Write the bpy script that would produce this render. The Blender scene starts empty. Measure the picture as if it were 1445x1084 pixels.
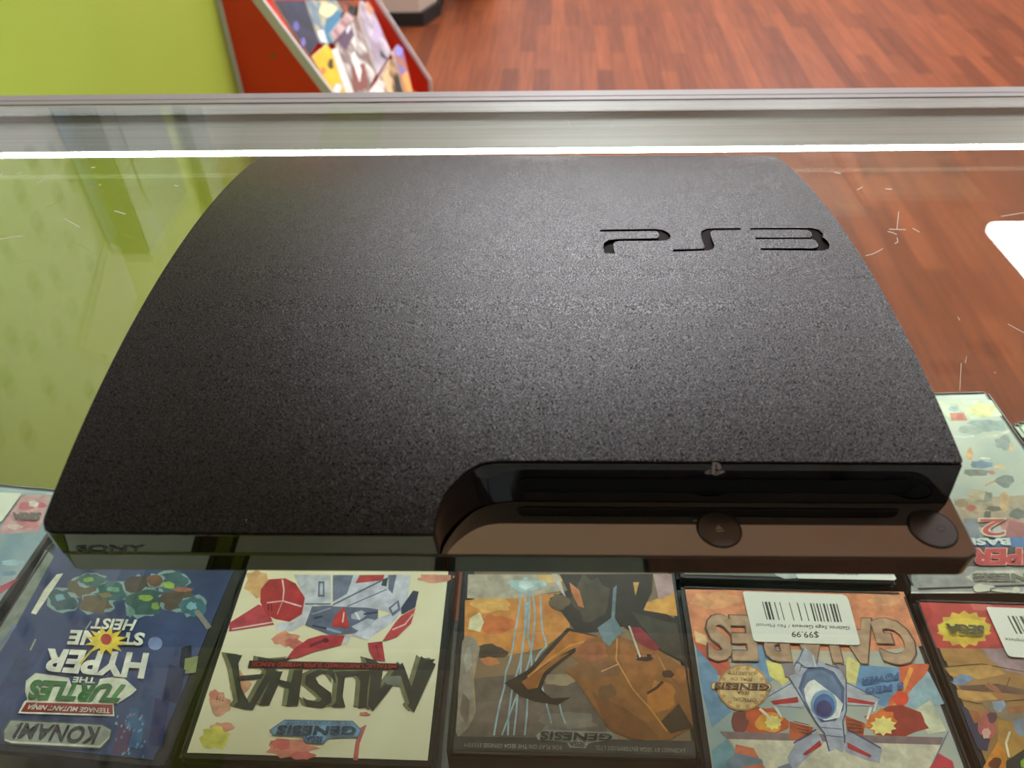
import bpy, bmesh, math, random
from mathutils import Matrix, Vector
random.seed(7)
scene = bpy.context.scene
COL = scene.collection
rad = math.radians

# ---------------------------------------------------------------- camera
F_PX = 1085.0
PITCH, ROLL, CAM_H = rad(43.0), rad(-0.5), 0.228          # world origin: glass top under the camera, metres
def ray(u, v):
    x = (u - 722.5) / F_PX; y = -(v - 542.0) / F_PX
    x, y = x * math.cos(ROLL) - y * math.sin(ROLL), x * math.sin(ROLL) + y * math.cos(ROLL)
    return Vector((x, math.cos(PITCH) + y * math.sin(PITCH), -math.sin(PITCH) + y * math.cos(PITCH)))
CAM = Vector((0, 0, CAM_H))
right = ray(722.5 + F_PX, 542) - ray(722.5, 542)
up = ray(722.5, 542 - F_PX) - ray(722.5, 542)
fwd = ray(722.5, 542)
cam_d = bpy.data.cameras.new('camera'); cam = bpy.data.objects.new('camera', cam_d); COL.objects.link(cam)
R3 = Matrix((right, up, -fwd)).transposed()
cam.matrix_world = Matrix.Translation(CAM) @ R3.to_4x4()
cam_d.sensor_fit = 'HORIZONTAL'; cam_d.sensor_width = 36.0; cam_d.lens = 36.0 * F_PX / 1445.0
cam_d.clip_start = 0.01
cam_d.dof.use_dof = True; cam_d.dof.focus_distance = 0.36; cam_d.dof.aperture_fstop = 12.0
scene.camera = cam
# ---------------------------------------------------------------- world, exposure
scene.view_settings.view_transform = 'Standard'; scene.view_settings.look = 'None'
scene.view_settings.exposure = -0.5; scene.view_settings.gamma = 1.0
w = bpy.data.worlds.new('world'); scene.world = w; w.use_nodes = True
w.node_tree.nodes['Background'].inputs[0].default_value = (0.9, 0.93, 1.0, 1)
w.node_tree.nodes['Background'].inputs[1].default_value = 1.0
PANEL_E, LED_E = 52.0, 150.0                                 # ceiling panels, light strip under the glass
scene.cycles.max_bounces = 10; scene.cycles.transparent_max_bounces = 16
scene.cycles.caustics_reflective = False; scene.cycles.caustics_refractive = False
scene.cycles.sample_clamp_indirect = 6.0

# ---------------------------------------------------------------- materials
def lin(c):
    r = []
    for k in c:
        k = k / 255.0
        r.append(k / 12.92 if k <= 0.04045 else ((k + 0.055) / 1.055) ** 2.4)
    return tuple(r) + (1.0,)
MATS = {}
def mat(name, rgb, rough=0.5, spec=0.5, metal=0.0, ior=None, emit=None, coat=0.0):
    if name in MATS: return MATS[name]
    m = bpy.data.materials.new(name); m.use_nodes = True; MATS[name] = m
    b = m.node_tree.nodes['Principled BSDF']
    b.inputs['Base Color'].default_value = lin(rgb); b.inputs['Roughness'].default_value = rough
    b.inputs['Specular IOR Level'].default_value = spec; b.inputs['Metallic'].default_value = metal
    b.inputs['Coat Weight'].default_value = coat; b.inputs['Coat Roughness'].default_value = 0.08
    if ior: b.inputs['IOR'].default_value = ior
    if emit:
        b.inputs['Emission Color'].default_value = lin(rgb); b.inputs['Emission Strength'].default_value = emit
    return m
def N(m, t, **kw):
    n = m.node_tree.nodes.new(t)
    for k, v in kw.items(): setattr(n, k, v)
    return n
def L(m, a, b): m.node_tree.links.new(a, b)
def bsdf(m): return m.node_tree.nodes['Principled BSDF']
def noisy(name, c1, c2, scale, rough=0.5, detail=4.0, lo=0.35, hi=0.65, spec=0.5, c3=None, stretch=(1, 1, 1)):
    if name in MATS: return MATS[name]
    m = mat(name, c1, rough, spec)
    tc = N(m, 'ShaderNodeTexCoord'); mp = N(m, 'ShaderNodeMapping'); mp.inputs['Scale'].default_value = stretch
    nz = N(m, 'ShaderNodeTexNoise'); nz.inputs['Scale'].default_value = scale; nz.inputs['Detail'].default_value = detail
    cr = N(m, 'ShaderNodeValToRGB')
    cr.color_ramp.elements[0].position = lo; cr.color_ramp.elements[0].color = lin(c1)
    cr.color_ramp.elements[1].position = hi; cr.color_ramp.elements[1].color = lin(c2)
    if c3:
        e = cr.color_ramp.elements.new((lo + hi) / 2); e.color = lin(c3)
    L(m, tc.outputs['Object'], mp.inputs[0]); L(m, mp.outputs[0], nz.inputs['Vector'])
    L(m, nz.outputs['Fac'], cr.inputs[0]); L(m, cr.outputs[0], bsdf(m).inputs['Base Color'])
    return m
def ink(rgb):
    lo = tuple(int(k * 0.92 + 2) for k in rgb); hi = tuple(min(245, int(k * 1.14 + 6)) for k in rgb)
    return noisy('ink_%d_%d_%d' % tuple(rgb), lo, hi, 160, 0.35, 5, 0.3, 0.7, 0.3)

def glass_mat(name, tint, gloss=1.0):
    # clear pane: what passes straight through is tinted a little, the rest mirrors by Fresnel (Schlick)
    m = bpy.data.materials.new(name); m.use_nodes = True; nt = m.node_tree; nt.nodes.clear()
    g = N(m, 'ShaderNodeNewGeometry'); d = N(m, 'ShaderNodeVectorMath', operation='DOT_PRODUCT')
    L(m, g.outputs['Incoming'], d.inputs[0]); L(m, g.outputs['Normal'], d.inputs[1])
    a = N(m, 'ShaderNodeMath', operation='ABSOLUTE'); L(m, d.outputs['Value'], a.inputs[0])
    s = N(m, 'ShaderNodeMath', operation='SUBTRACT', use_clamp=True); s.inputs[0].default_value = 1.0; L(m, a.outputs[0], s.inputs[1])
    p = N(m, 'ShaderNodeMath', operation='POWER'); L(m, s.outputs[0], p.inputs[0]); p.inputs[1].default_value = 5.0
    ma = N(m, 'ShaderNodeMath', operation='MULTIPLY_ADD'); L(m, p.outputs[0], ma.inputs[0]); ma.inputs[1].default_value = 0.96; ma.inputs[2].default_value = 0.042 * gloss
    t = N(m, 'ShaderNodeBsdfTransparent'); t.inputs[0].default_value = tint
    gl = N(m, 'ShaderNodeBsdfGlossy'); gl.inputs['Roughness'].default_value = 0.0; gl.inputs[0].default_value = (1, 1, 1, 1)
    mx = N(m, 'ShaderNodeMixShader'); L(m, ma.outputs[0], mx.inputs[0]); L(m, t.outputs[0], mx.inputs[1]); L(m, gl.outputs[0], mx.inputs[2])
    o = N(m, 'ShaderNodeOutputMaterial'); L(m, mx.outputs[0], o.inputs[0])
    MATS[name] = m
    return m
GLASS = glass_mat('counter_glass', (0.965, 0.985, 0.965, 1), 1.5)

# matte grained plastic of the console lid
SHELL = mat('grained_black_plastic', (17, 15, 14), 0.235, 0.5, ior=1.48)
m = SHELL
tc = N(m, 'ShaderNodeTexCoord')
nz = N(m, 'ShaderNodeTexNoise'); nz.inputs['Scale'].default_value = 3000.0; nz.inputs['Detail'].default_value = 1.0; nz.inputs['Roughness'].default_value = 0.7
bp = N(m, 'ShaderNodeBump'); bp.inputs['Strength'].default_value = 0.8; bp.inputs['Distance'].default_value = 0.0002
L(m, tc.outputs['Object'], nz.inputs['Vector']); sr = N(m, 'ShaderNodeMapRange'); sr.inputs['From Min'].default_value = 0.4; sr.inputs['From Max'].default_value = 0.64; sr.inputs['To Min'].default_value = 0.06; sr.inputs['To Max'].default_value = 1.0
L(m, nz.outputs['Fac'], sr.inputs[0]); L(m, sr.outputs[0], bsdf(m).inputs['Specular IOR Level'])
L(m, nz.outputs['Fac'], bp.inputs['Height']); L(m, bp.outputs[0], bsdf(m).inputs['Normal'])
CHINM = mat('gloss_front_plastic', (6, 6, 8), 0.03, 0.5, ior=2.4)
PIANO = mat('gloss_black_plastic', (6, 6, 8), 0.03, 0.5, ior=1.55)
TRAYM = mat('gloss_tray_plastic', (10, 8, 7), 0.04, 0.5, ior=5.0)
SATIN = mat('satin_button_plastic', (36, 30, 26), 0.25, 0.5, ior=2.0)
INLAY = mat('gloss_inlay', (40, 30, 27), 0.5, 0.03)
SLOT = mat('slot_black', (3, 3, 3), 0.6, 0.2)
SILVER = mat('silver_print', (176, 160, 158), 0.35, 0.5, 0.3)
RUBBER = mat('rubber', (14, 14, 14), 0.8)
CASEP = noisy('case_black_plastic', (30, 32, 30), (44, 47, 43), 60, 0.3)
WHITEM = mat('white_trim', (190, 180, 178), 0.45)
ALU = noisy('brushed_aluminium', (168, 170, 168), (188, 189, 186), 30, 0.38, stretch=(0.1, 8, 8))
LED = mat('led_strip', (238, 255, 234), 0.5, emit=LED_E)
PANEL = mat('ceiling_panel_light', (250, 251, 255), 0.5, emit=PANEL_E)
GREEN = noisy('lime_green_paint', (147, 163, 57), (153, 168, 61), 3, 0.55, 2)
CEIL = noisy('ceiling_paint', (226, 216, 204), (232, 223, 212), 4, 0.8)
WALLW = noisy('white_wall_paint', (205, 202, 196), (214, 211, 206), 3, 0.7)
REDP = noisy('red_laminate', (196, 40, 14), (202, 44, 17), 6, 0.4)
DARKB = mat('dark_base', (26, 28, 28), 0.5)
GREYB = mat('dark_grey_box', (58, 60, 56), 0.5)
BEIGE = mat('beige_laminate', (196, 178, 164), 0.5)
STICK = mat('white_sticker', (226, 226, 216), 0.4)

# wooden strip floor
WOOD = mat('strip_floor', (180, 100, 60), 0.45, 0.25)
m = WOOD
tc = N(m, 'ShaderNodeTexCoord'); mp = N(m, 'ShaderNodeMapping'); mp.inputs['Rotation'].default_value = (0, 0, rad(93)); L(m, tc.outputs['Object'], mp.inputs[0])
br = N(m, 'ShaderNodeTexBrick'); br.inputs['Scale'].default_value = 1.0; br.inputs['Brick Width'].default_value = 0.62; br.inputs['Row Height'].default_value = 0.075
br.inputs['Mortar Size'].default_value = 0.0012; br.inputs['Bias'].default_value = -0.1; br.offset = 0.37
br.inputs['Color1'].default_value = lin((144, 76, 42)); br.inputs['Color2'].default_value = lin((106, 52, 28)); br.inputs['Mortar'].default_value = lin((84, 44, 30))
mp2 = N(m, 'ShaderNodeMapping'); mp2.inputs['Scale'].default_value = (2.0, 40.0, 1.0); L(m, mp.outputs[0], mp2.inputs[0])
nz = N(m, 'ShaderNodeTexNoise'); nz.inputs['Scale'].default_value = 1.6; nz.inputs['Detail'].default_value = 5.0; L(m, mp2.outputs[0], nz.inputs['Vector'])
mr = N(m, 'ShaderNodeMapRange'); mr.inputs['From Min'].default_value = 0.3; mr.inputs['From Max'].default_value = 0.7; mr.inputs['To Min'].default_value = 0.72; mr.inputs['To Max'].default_value = 1.2
L(m, nz.outputs['Fac'], mr.inputs[0])
mul = N(m, 'ShaderNodeMix', data_type='RGBA', blend_type='MULTIPLY'); mul.inputs[0].default_value = 1.0
L(m, mp.outputs[0], br.inputs['Vector']); L(m, br.outputs['Color'], mul.inputs[6]); L(m, mr.outputs[0], mul.inputs[7]); L(m, mul.outputs[2], bsdf(m).inputs['Base Color'])

# white board with dark round holes
PEG = mat('spotted_white_board', (206, 206, 202), 0.5)
m = PEG
tc = N(m, 'ShaderNodeTexCoord'); vo = N(m, 'ShaderNodeTexVoronoi'); vo.inputs['Scale'].default_value = 17.0; vo.inputs['Randomness'].default_value = 0.55
cr = N(m, 'ShaderNodeValToRGB'); cr.color_ramp.elements[0].position = 0.2; cr.color_ramp.elements[0].color = lin((70, 72, 66)); cr.color_ramp.elements[1].position = 0.3; cr.color_ramp.elements[1].color = lin((196, 196, 192))
L(m, tc.outputs['Object'], vo.inputs['Vector']); L(m, vo.outputs['Distance'], cr.inputs[0]); L(m, cr.outputs[0], bsdf(m).inputs['Base Color'])

# ---------------------------------------------------------------- mesh helpers
ROOTS = {}
def root_of(o):
    while o.parent: o = o.parent
    return o
def link(name, me, parent=None):
    o = bpy.data.objects.new(name, me); COL.objects.link(o)
    if parent:
        M = ROOTS[root_of(parent).name]
        me.transform(M.inverted()); o.parent = parent
        if parent.type != 'EMPTY' and parent.parent is None: pass
    return o
def thing(name, label, cat, M, group=None):
    o = bpy.data.objects.new(name, None); COL.objects.link(o); o.matrix_world = M; o.empty_display_size = 0.02
    ROOTS[o.name] = M.copy(); o['label'] = label; o['category'] = cat
    if group: o['group'] = group
    return o
def tag(o, label, cat, group=None):
    o['label'] = label; o['category'] = cat
    if group: o['group'] = group
    return o
def struct(o, label=None):
    o['kind'] = 'structure'
    if label: o['label'] = label
    return o
def T(x, y, z): return Matrix.Translation((x, y, z))
def done(bm, name, mats, parent=None, smooth=False):
    bmesh.ops.recalc_face_normals(bm, faces=bm.faces)
    me = bpy.data.meshes.new(name); bm.to_mesh(me); bm.free()
    for mm in (mats if isinstance(mats, (list, tuple)) else [mats]): me.materials.append(mm)
    if smooth:
        me.shade_smooth() if hasattr(me, 'shade_smooth') else None
    return link(name, me, parent)
def add_box(bm, a, b, bev=0.0, M=None, mi=0):
    r = bmesh.ops.create_cube(bm, size=1.0); vs = r['verts']
    for v in vs:
        v.co = Vector(((a[i] + b[i]) / 2 + v.co[i] * (b[i] - a[i])) for i in range(3))
    if M: 
        for v in vs: v.co = M @ v.co
    fs = list({f for v in vs for f in v.link_faces})
    for f in fs: f.material_index = mi
    if bev:
        es = list({e for v in vs for e in v.link_edges})
        bmesh.ops.bevel(bm, geom=es, offset=bev, segments=2, affect='EDGES', clamp_overlap=True)
def box(name, a, b, m, parent=None, bev=0.0, M=None):
    bm = bmesh.new(); add_box(bm, a, b, bev, M); return done(bm, name, m, parent)
def add_prism(bm, base, vec, mi=0):
    vs = [bm.verts.new(p) for p in base]
    f = bm.faces.new(vs); f.material_index = mi
    r = bmesh.ops.extrude_face_region(bm, geom=[f])
    nv = [g for g in r['geom'] if isinstance(g, bmesh.types.BMVert)]
    for v in nv: v.co += vec
    for g in r['geom']:
        if isinstance(g, bmesh.types.BMFace): g.material_index = mi
    for v in nv:
        for ff in v.link_faces: ff.material_index = mi
def prism(name, base, vec, m, parent=None):
    bm = bmesh.new(); add_prism(bm, base, Vector(vec)); return done(bm, name, m, parent)
def ell(cx, cy, rx, ry, n=20, jag=0.0, rot=0.0):
    out = []
    for i in range(n):
        a = 2 * math.pi * i / n; k = 1 + (jag if i % 2 else -jag) 
        x, y = rx * k * math.cos(a), ry * k * math.sin(a)
        out.append((cx + x * math.cos(rot) - y * math.sin(rot), cy + x * math.sin(rot) + y * math.cos(rot)))
    return out
def blob(cx, cy, rx, ry, n=16, var=0.22):
    return [(cx + rx * k * math.cos(2 * math.pi * i / n), cy + ry * k * math.sin(2 * math.pi * i / n)) for i in range(n) for k in [1 + random.uniform(-var, var)]]
def stroke(pts, wd):
    Lp, Rp = [], []
    for i, p in enumerate(pts):
        a = pts[max(0, i - 1)]; b = pts[min(len(pts) - 1, i + 1)]
        d = Vector((b[0] - a[0], b[1] - a[1])).normalized() * wd / 2
        Lp.append((p[0] - d[1], p[1] + d[0])); Rp.append((p[0] + d[1], p[1] - d[0]))
    return Lp + Rp[::-1]
def on_z(u, v, z):
    d = ray(u, v); return CAM + d * ((z - CAM_H) / d.z)
def flat_art(name, shapes, to_world, normal, parent, step=0.00006, lift=0.00006):
    """printed shapes lying on a surface: each (outline, ink) one flat sheet of ink, later ones printed over earlier ones"""
    bm = bmesh.new(); mats = []
    for k, (pts, mm) in enumerate(shapes):
        if mm not in mats: mats.append(mm)
        ws = [to_world(*p) for p in pts]
        off = normal * (lift + step * k)
        vs = [bm.verts.new(p + off) for p in ws]
        f = bm.faces.new(vs); f.material_index = mats.index(mm)
        f.normal_update()
        if f.normal.dot(normal) < 0: f.normal_flip()
    me = bpy.data.meshes.new(name); bmesh.ops.triangulate(bm, faces=bm.faces); bm.to_mesh(me); bm.free()
    for mm in mats: me.materials.append(mm)
    return link(name, me, parent)
def text_mesh(s, bold=0.0, depth=0.0):
    cu = bpy.data.curves.new('lettering', 'FONT'); cu.body = s; cu.offset = bold; cu.extrude = depth; cu.resolution_u = 3
    ob = bpy.data.objects.new('lettering', cu); COL.objects.link(ob)
    dg = bpy.context.evaluated_depsgraph_get(); me = bpy.data.meshes.new_from_object(ob.evaluated_get(dg))
    bpy.data.objects.remove(ob); bpy.data.curves.remove(cu); me.materials.clear()
    return me
def lettering(name, s, quad, to_world, normal, m, parent, lift=0.0007, bold=0.03, grow=0.0):
    """quad: bottom-left, bottom-right, top-right, top-left of the words as read, in to_world's own coordinates"""
    me = text_mesh(s, bold)
    xs = [v.co.x for v in me.vertices]; ys = [v.co.y for v in me.vertices]
    x0, x1, y0, y1 = min(xs), max(xs), min(ys), max(ys)
    q = [Vector(p) for p in quad]
    for v in me.vertices:
        a = (v.co.x - x0) / (x1 - x0); b = (v.co.y - y0) / (y1 - y0)
        a = 0.5 + (a - 0.5) * (1 + grow); b = 0.5 + (b - 0.5) * (1 + grow * 2)
        p = (q[0] * (1 - a) + q[1] * a) * (1 - b) + (q[3] * (1 - a) + q[2] * a) * b
        v.co = to_world(p.x, p.y) + normal * lift
    me.materials.append(m); me.update()
    if len(me.polygons) and sum((p.normal.dot(normal) for p in me.polygons)) < 0: me.flip_normals()
    me.name = name
    return link(name, me, parent)
UP = Vector((0, 0, 1))

# ================================================================ the room
FLOOR_Z, CEIL_Z = -1.18, 1.45
WX = -0.615
struct(box('floor', (-3.2, -1.9, FLOOR_Z - 0.05), (4.8, 7.2, FLOOR_Z), WOOD))
struct(box('ceiling', (-3.2, -1.9, CEIL_Z), (4.8, 7.2, CEIL_Z + 0.05), CEIL))
struct(box('wall_left', (WX - 0.1, -1.8, FLOOR_Z), (WX, 1.46, CEIL_Z), GREEN), 'lime green wall at the left end of the glass counter')
struct(box('wall_partition', (WX - 0.1, 1.46, FLOOR_Z), (WX, 3.2, 0.12), GREEN), 'low lime green partition behind the red rack')
struct(box('wall_outer', (-1.4, 1.46, FLOOR_Z), (-1.3, 7.0, CEIL_Z), WALLW))
def wall_with_window(name, wname, y0, y1, wx0, wx1, wz0, wz1):
    bm = bmesh.new()
    add_box(bm, (-3.2, y0, FLOOR_Z), (4.7, y1, wz0)); add_box(bm, (-3.2, y0, wz1), (4.7, y1, CEIL_Z))
    add_box(bm, (-3.2, y0, wz0), (wx0, y1, wz1)); add_box(bm, (wx1, y0, wz0), (4.7, y1, wz1))
    struct(done(bm, name, WALLW))
    bm = bmesh.new(); ym = (y0 + y1) / 2
    for k in range(5):
        x = wx0 + (wx1 - wx0) * k / 4; add_box(bm, (x - 0.025, ym - 0.03, wz0), (x + 0.025, ym + 0.03, wz1))
    for z in (wz0 + 0.02, wz1 - 0.02): add_box(bm, (wx0, ym - 0.03, z - 0.02), (wx1, ym + 0.03, z + 0.02))
    wf = struct(done(bm, wname, WHITEM))
    ROOTS[wf.name] = Matrix.Identity(4)
    box('window_glass', (wx0, ym - 0.003, wz0), (wx1, ym + 0.003, wz1), GLASS, wf)
wall_with_window('wall_back', 'window_1', 7.0, 7.1, -1.1, 3.8, -0.5, 1.3)
struct(box('wall_right', (4.6, -1.8, FLOOR_Z), (4.7, 7.0, CEIL_Z), WALLW))
wall_with_window('wall_rear', 'fill_window', -1.9, -1.8, -2.0, 4.0, -0.2, 1.2)  # rear window added behind the camera to let in fill daylight
struct(box('trim_1', (-0.93, 1.6, CEIL_Z - 0.012), (-0.64, 6.5, CEIL_Z), mat('pale_lime_paint', (196, 220, 96), 0.6)), 'lime green strip running along the ceiling')

def rrect(x0, x1, y0, y1, r, z, n=5):
    out = []
    for cx, cy, a0 in ((x1 - r, y1 - r, 0), (x0 + r, y1 - r, 90), (x0 + r, y0 + r, 180), (x1 - r, y0 + r, 270)):
        for i in range(n + 1):
            a = rad(a0 + 90 * i / n); out.append(Vector((cx + r * math.cos(a), cy + r * math.sin(a), z)))
    return out
def ceiling_light(x0, x1, y0, y1, label):
    t = thing('ceiling_light', label, 'ceiling light', T((x0 + x1) / 2, (y0 + y1) / 2, CEIL_Z), 'ceiling light panels')
    prism('light_frame', rrect(x0 - 0.02, x1 + 0.02, y0 - 0.02, y1 + 0.02, 0.05, CEIL_Z - 0.004), (0, 0, 0.004), WHITEM, t)
    prism('diffuser', rrect(x0, x1, y0, y1, 0.05, CEIL_Z - 0.010), (0, 0, 0.006), PANEL, t)
ceiling_light(1.93, 2.53, 1.78, 2.73, 'bright white ceiling panel light mirrored at the right of the glass')
ceiling_light(0.0, 0.6, 1.78, 2.73, 'bright white ceiling panel light above the middle of the counter front')
ceiling_light(0.0, 0.6, 5.2, 6.4, 'white ceiling panel light near the back wall, middle')
ceiling_light(1.93, 2.53, 5.2, 6.4, 'white ceiling panel light near the back wall, right')
for i, (x0, x1, y0, y1, lb) in enumerate(((1.34, 1.62, 3.16, 3.32, 'pale ceiling vent beyond the ceiling panel light'), (1.97, 2.15, 3.20, 3.29, 'small pale ceiling vent right of the larger far vent'),
                                      (1.37, 1.49, 1.83, 1.89, 'pale ceiling vent nearest the counter'), (1.53, 1.67, 1.92, 1.99, 'pale ceiling vent just left of the panel light'))):
    t = thing('ceiling_vent', lb, 'vent', T((x0 + x1) / 2, (y0 + y1) / 2, CEIL_Z), 'ceiling vents')
    box('vent_frame', (x0, y0, CEIL_Z - 0.008), (x1, y1, CEIL_Z), WHITEM, t, 0.002)
    for k in range(4):
        yy = y0 + (y1 - y0) * (k + 0.7) / 4.6
        box('slat', (x0 + 0.012, yy - 0.004, CEIL_Z - 0.011), (x1 - 0.012, yy + 0.004, CEIL_Z - 0.008), WHITEM, t)

# things on the left wall, seen mirrored in the glass
t = thing('spotted_board', 'white board with dark holes hung on the green wall', 'board', T(WX, 0.6, 0.15))
box('board_panel', (WX, 0.15, 0.13), (WX + 0.012, 0.985, 1.15), PEG, t)
box('blue_edge', (WX, 0.985, 0.13), (WX + 0.016, 1.02, 0.40), mat('blue_plastic', (70, 120, 175), 0.4), t)['label'] = 'blue edge strip'
tag(prism('paper_notice', [Vector((WX + 0.0125, y, z)) for y, z in ((0.98, 0.389), (1.012, 0.42), (1.0, 0.507), (0.884, 0.534), (0.82, 0.457))], (0.002, 0, 0), mat('paper', (242, 240, 232), 0.7)), 'white paper notice pinned crookedly over the white board', 'notice')
t = thing('wall_display_box', 'dark grey display box with sloped top on the green wall', 'display box', T(WX, 1.2, 0.15))
box('box_shell', (WX, 1.024, 0.12), (-0.565, 1.22, 0.443), GREYB, t, 0.004)
box('inner_panel', (-0.565, 1.07, 0.2), (-0.563, 1.18, 0.36), mat('grey_print', (84, 88, 78), 0.5), t)
tag(box('wall_bracket', (WX, 1.375, 0.14), (WX + 0.02, 1.455, 0.62), GREYB, None, 0.002), 'dark grey upright bracket at the end of the green wall', 'bracket')

# ---------------------------------------------------------------- red rack against the partition
RY0, RY1 = 1.74, 2.53
rk = thing('literature_rack', 'red display rack with white edges standing against the lime green wall', 'rack', T(-0.45, 2.13, FLOOR_Z))
prof = [(WX, FLOOR_Z), (-0.262, FLOOR_Z), (-0.262, -0.761), (-0.575, -0.212), (WX + 0.0, -0.16)]
for y, nm in ((RY0, 'side_panel'), (RY1 - 0.008, 'side_panel')):
    sp = prism(nm, [Vector((x, y, z)) for x, z in prof], (0, 0.008, 0), REDP, rk)
    es = bmesh.new()
    for (x0, z0), (x1, z1) in ((prof[1], prof[2]), (prof[2], prof[3]), (prof[3], prof[4])):
        d = Vector((x1 - x0, 0, z1 - z0)); nrm = Vector((-d.z, 0, d.x)).normalized()
        if nrm.x < 0: nrm = -nrm
        a, b = Vector((x0, y - 0.002, z0)), Vector((x1, y - 0.002, z1))
        o_ = 0.016 if y == RY0 else 0.006; add_prism(es, [a - nrm * 0.004, b - nrm * 0.004, b + nrm * o_, a + nrm * o_], Vector((0, 0.012, 0)))
    add_box(es, (WX, y - 0.003, FLOOR_Z), (WX + 0.010, y, -0.17)) if y == RY0 else None
    done(es, 'edge_trim', WHITEM, sp)['label'] = 'white edge trim'
    if y == RY0:
        bm = bmesh.new(); c = on_z(385, 78, 0) - CAM; p = CAM + c * ((y - 0.0) / c.y)
        bmesh.ops.create_cone(bm, cap_ends=True, segments=16, radius1=0.007, radius2=0.005, depth=0.004, matrix=Matrix.Translation(p) @ Matrix.Rotation(rad(90), 4, 'X'))
        done(bm, 'screw_cap', mat('brass_screw', (140, 100, 60), 0.4, metal=0.6), sp)['label'] = 'brass coloured screw'
box('back_panel', (WX, RY0 + 0.009, FLOOR_Z), (WX + 0.012, RY1 - 0.009, -0.18), REDP, rk)
sl = 0.57                                                   # run of the slanted front per unit of drop
def xs_at(z, inset): return -0.418 - inset + sl * (-0.487 - z)
for z in (-0.42, -0.62, -0.80):
    bm = bmesh.new(); xf = xs_at(z, 0.07)
    add_box(bm, (xf - 0.11, RY0 + 0.009, z - 0.008), (xf, RY1 - 0.009, z)); add_box(bm, (xf - 0.004, RY0 + 0.009, z), (xf, RY1 - 0.009, z + 0.012))
    done(bm, 'shelf', REDP, rk)
prism('front_board', [Vector((x, RY0 + 0.009, z)) for x, z in ((-0.285, FLOOR_Z), (-0.275, FLOOR_Z), (-0.275, -0.81), (-0.285, -0.81))], (0, RY1 - RY0 - 0.018, 0), REDP, rk)

# magazines leaning on the rack, outlines read off the photo and set on the slanted front
KT = lambda x, y: (300 + x / 4.014, y / 4.014)
def on_slant(u, v, inset):
    # plane  x + sl*z = c
    c = -0.418 - inset - sl * 0.487
    d = ray(u, v); o = CAM
    return o + d * ((c - o.x - sl * o.z) / (d.x + sl * d.z))
SN = Vector((1, 0, sl)).normalized()
def magazine(q, inset, th, c1, c2, label, extra=(), sc=18, c3=None):
    ps = [on_slant(*KT(*p), inset) for p in q]
    ps = [Vector((p.x, min(max(p.y, RY0 + 0.011), RY1 - 0.011), p.z)) for p in ps]
    c = sum(ps, Vector()) / len(ps)
    t = thing('magazine', label, 'magazine', T(*c), 'magazines on the red rack')
    prism('pages', ps, -SN * th, mat('page_paper', (216, 206, 196), 0.7), t)
    cs = [c + (p - c) * 0.99 + SN * 0.0004 for p in ps]
    nm = 'cover_' + '_'.join(str(k) for k in c1 + c2)
    prism('front_cover', cs, SN * 0.0006, noisy(nm, c1, c2, sc, 0.35, 3, 0.42, 0.6, c3=c3), t)
    if extra: flat_art('cover_print', [(p, ink(cc)) for p, cc in extra], lambda x, y: on_slant(*KT(x, y), inset) , SN, t, 0.0002, 0.0014)
magazine([(345, 0), (520, 0), (602, 238), (548, 312), (420, 120)], 0.010, 0.006, (28, 28, 44), (48, 46, 72), 'dark navy magazine in the upper left of the red rack', [(blob(470, 150, 18, 30), (96, 88, 150)), (blob(510, 240, 12, 26), (110, 100, 170))])
magazine([(522, 0), (700, 0), (735, 60), (655, 262), (605, 236)], 0.032, 0.006, (96, 122, 140), (188, 176, 130), 'pale blue comic beside the dark navy magazine', [([(640, 110), (700, 60), (730, 70), (690, 250), (650, 240), (630, 170)], (58, 110, 140)), (blob(650, 60, 50, 40), (206, 196, 150)), ([(590, 180), (625, 170), (650, 250), (610, 240)], (200, 205, 200))])
magazine([(702, 0), (838, 0), (850, 110), (745, 80), (730, 60)], 0.046, 0.006, (84, 40, 26), (170, 90, 50), 'small rust coloured magazine at the top of the rack', [(blob(790, 65, 30, 30), (30, 24, 22))])
magazine([(842, 0), (925, 0), (1012, 300), (935, 420), (830, 95)], 0.03, 0.007, (150, 134, 150), (206, 196, 206), 'white and mauve magazine beside the right red panel', [(blob(890, 40, 24, 40), (190, 150, 120)), (blob(930, 190, 30, 50), (176, 160, 186)), ([(945, 280), (985, 330), (990, 345), (950, 320)], (40, 48, 40))])
magazine([(760, 70), (805, 100), (690, 235), (670, 185)], 0.024, 0.006, (150, 100, 100), (196, 170, 170), 'slim tilted pamphlet with pinkish spine in the rack middle')
magazine([(780, 115), (815, 105), (920, 430), (875, 530), (790, 530), (700, 250)], 0.034, 0.006, (120, 98, 92), (214, 208, 200), 'white magazine with dark figures in the rack middle', [([(730, 130), (770, 90), (800, 200), (750, 290), (700, 230)], (84, 62, 82)), ([(738, 120), (775, 85), (780, 160), (760, 195)], (214, 214, 226)), ([(780, 380), (860, 360), (880, 500), (800, 520)], (120, 70, 60)), ([(800, 290), (840, 400), (830, 470), (780, 320)], (226, 222, 212))])
magazine([(560, 322), (642, 250), (672, 282), (752, 535), (680, 535)], 0.009, 0.007, (214, 168, 16), (226, 182, 30), 'bright yellow magazine at the lower left of the rack', [(blob(665, 365, 16, 32), (60, 48, 20)), (blob(625, 400, 14, 20), (190, 110, 70)), (blob(705, 505, 22, 32), (206, 196, 206))])
magazine([(672, 282), (704, 272), (800, 532), (756, 535)], 0.022, 0.006, (214, 204, 198), (226, 216, 210), 'narrow white booklet touching the yellow magazine')
magazine([(878, 532), (942, 448), (975, 470), (968, 532)], 0.014, 0.006, (205, 198, 192), (216, 210, 204), 'low white leaflet at the bottom front of the rack')
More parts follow.
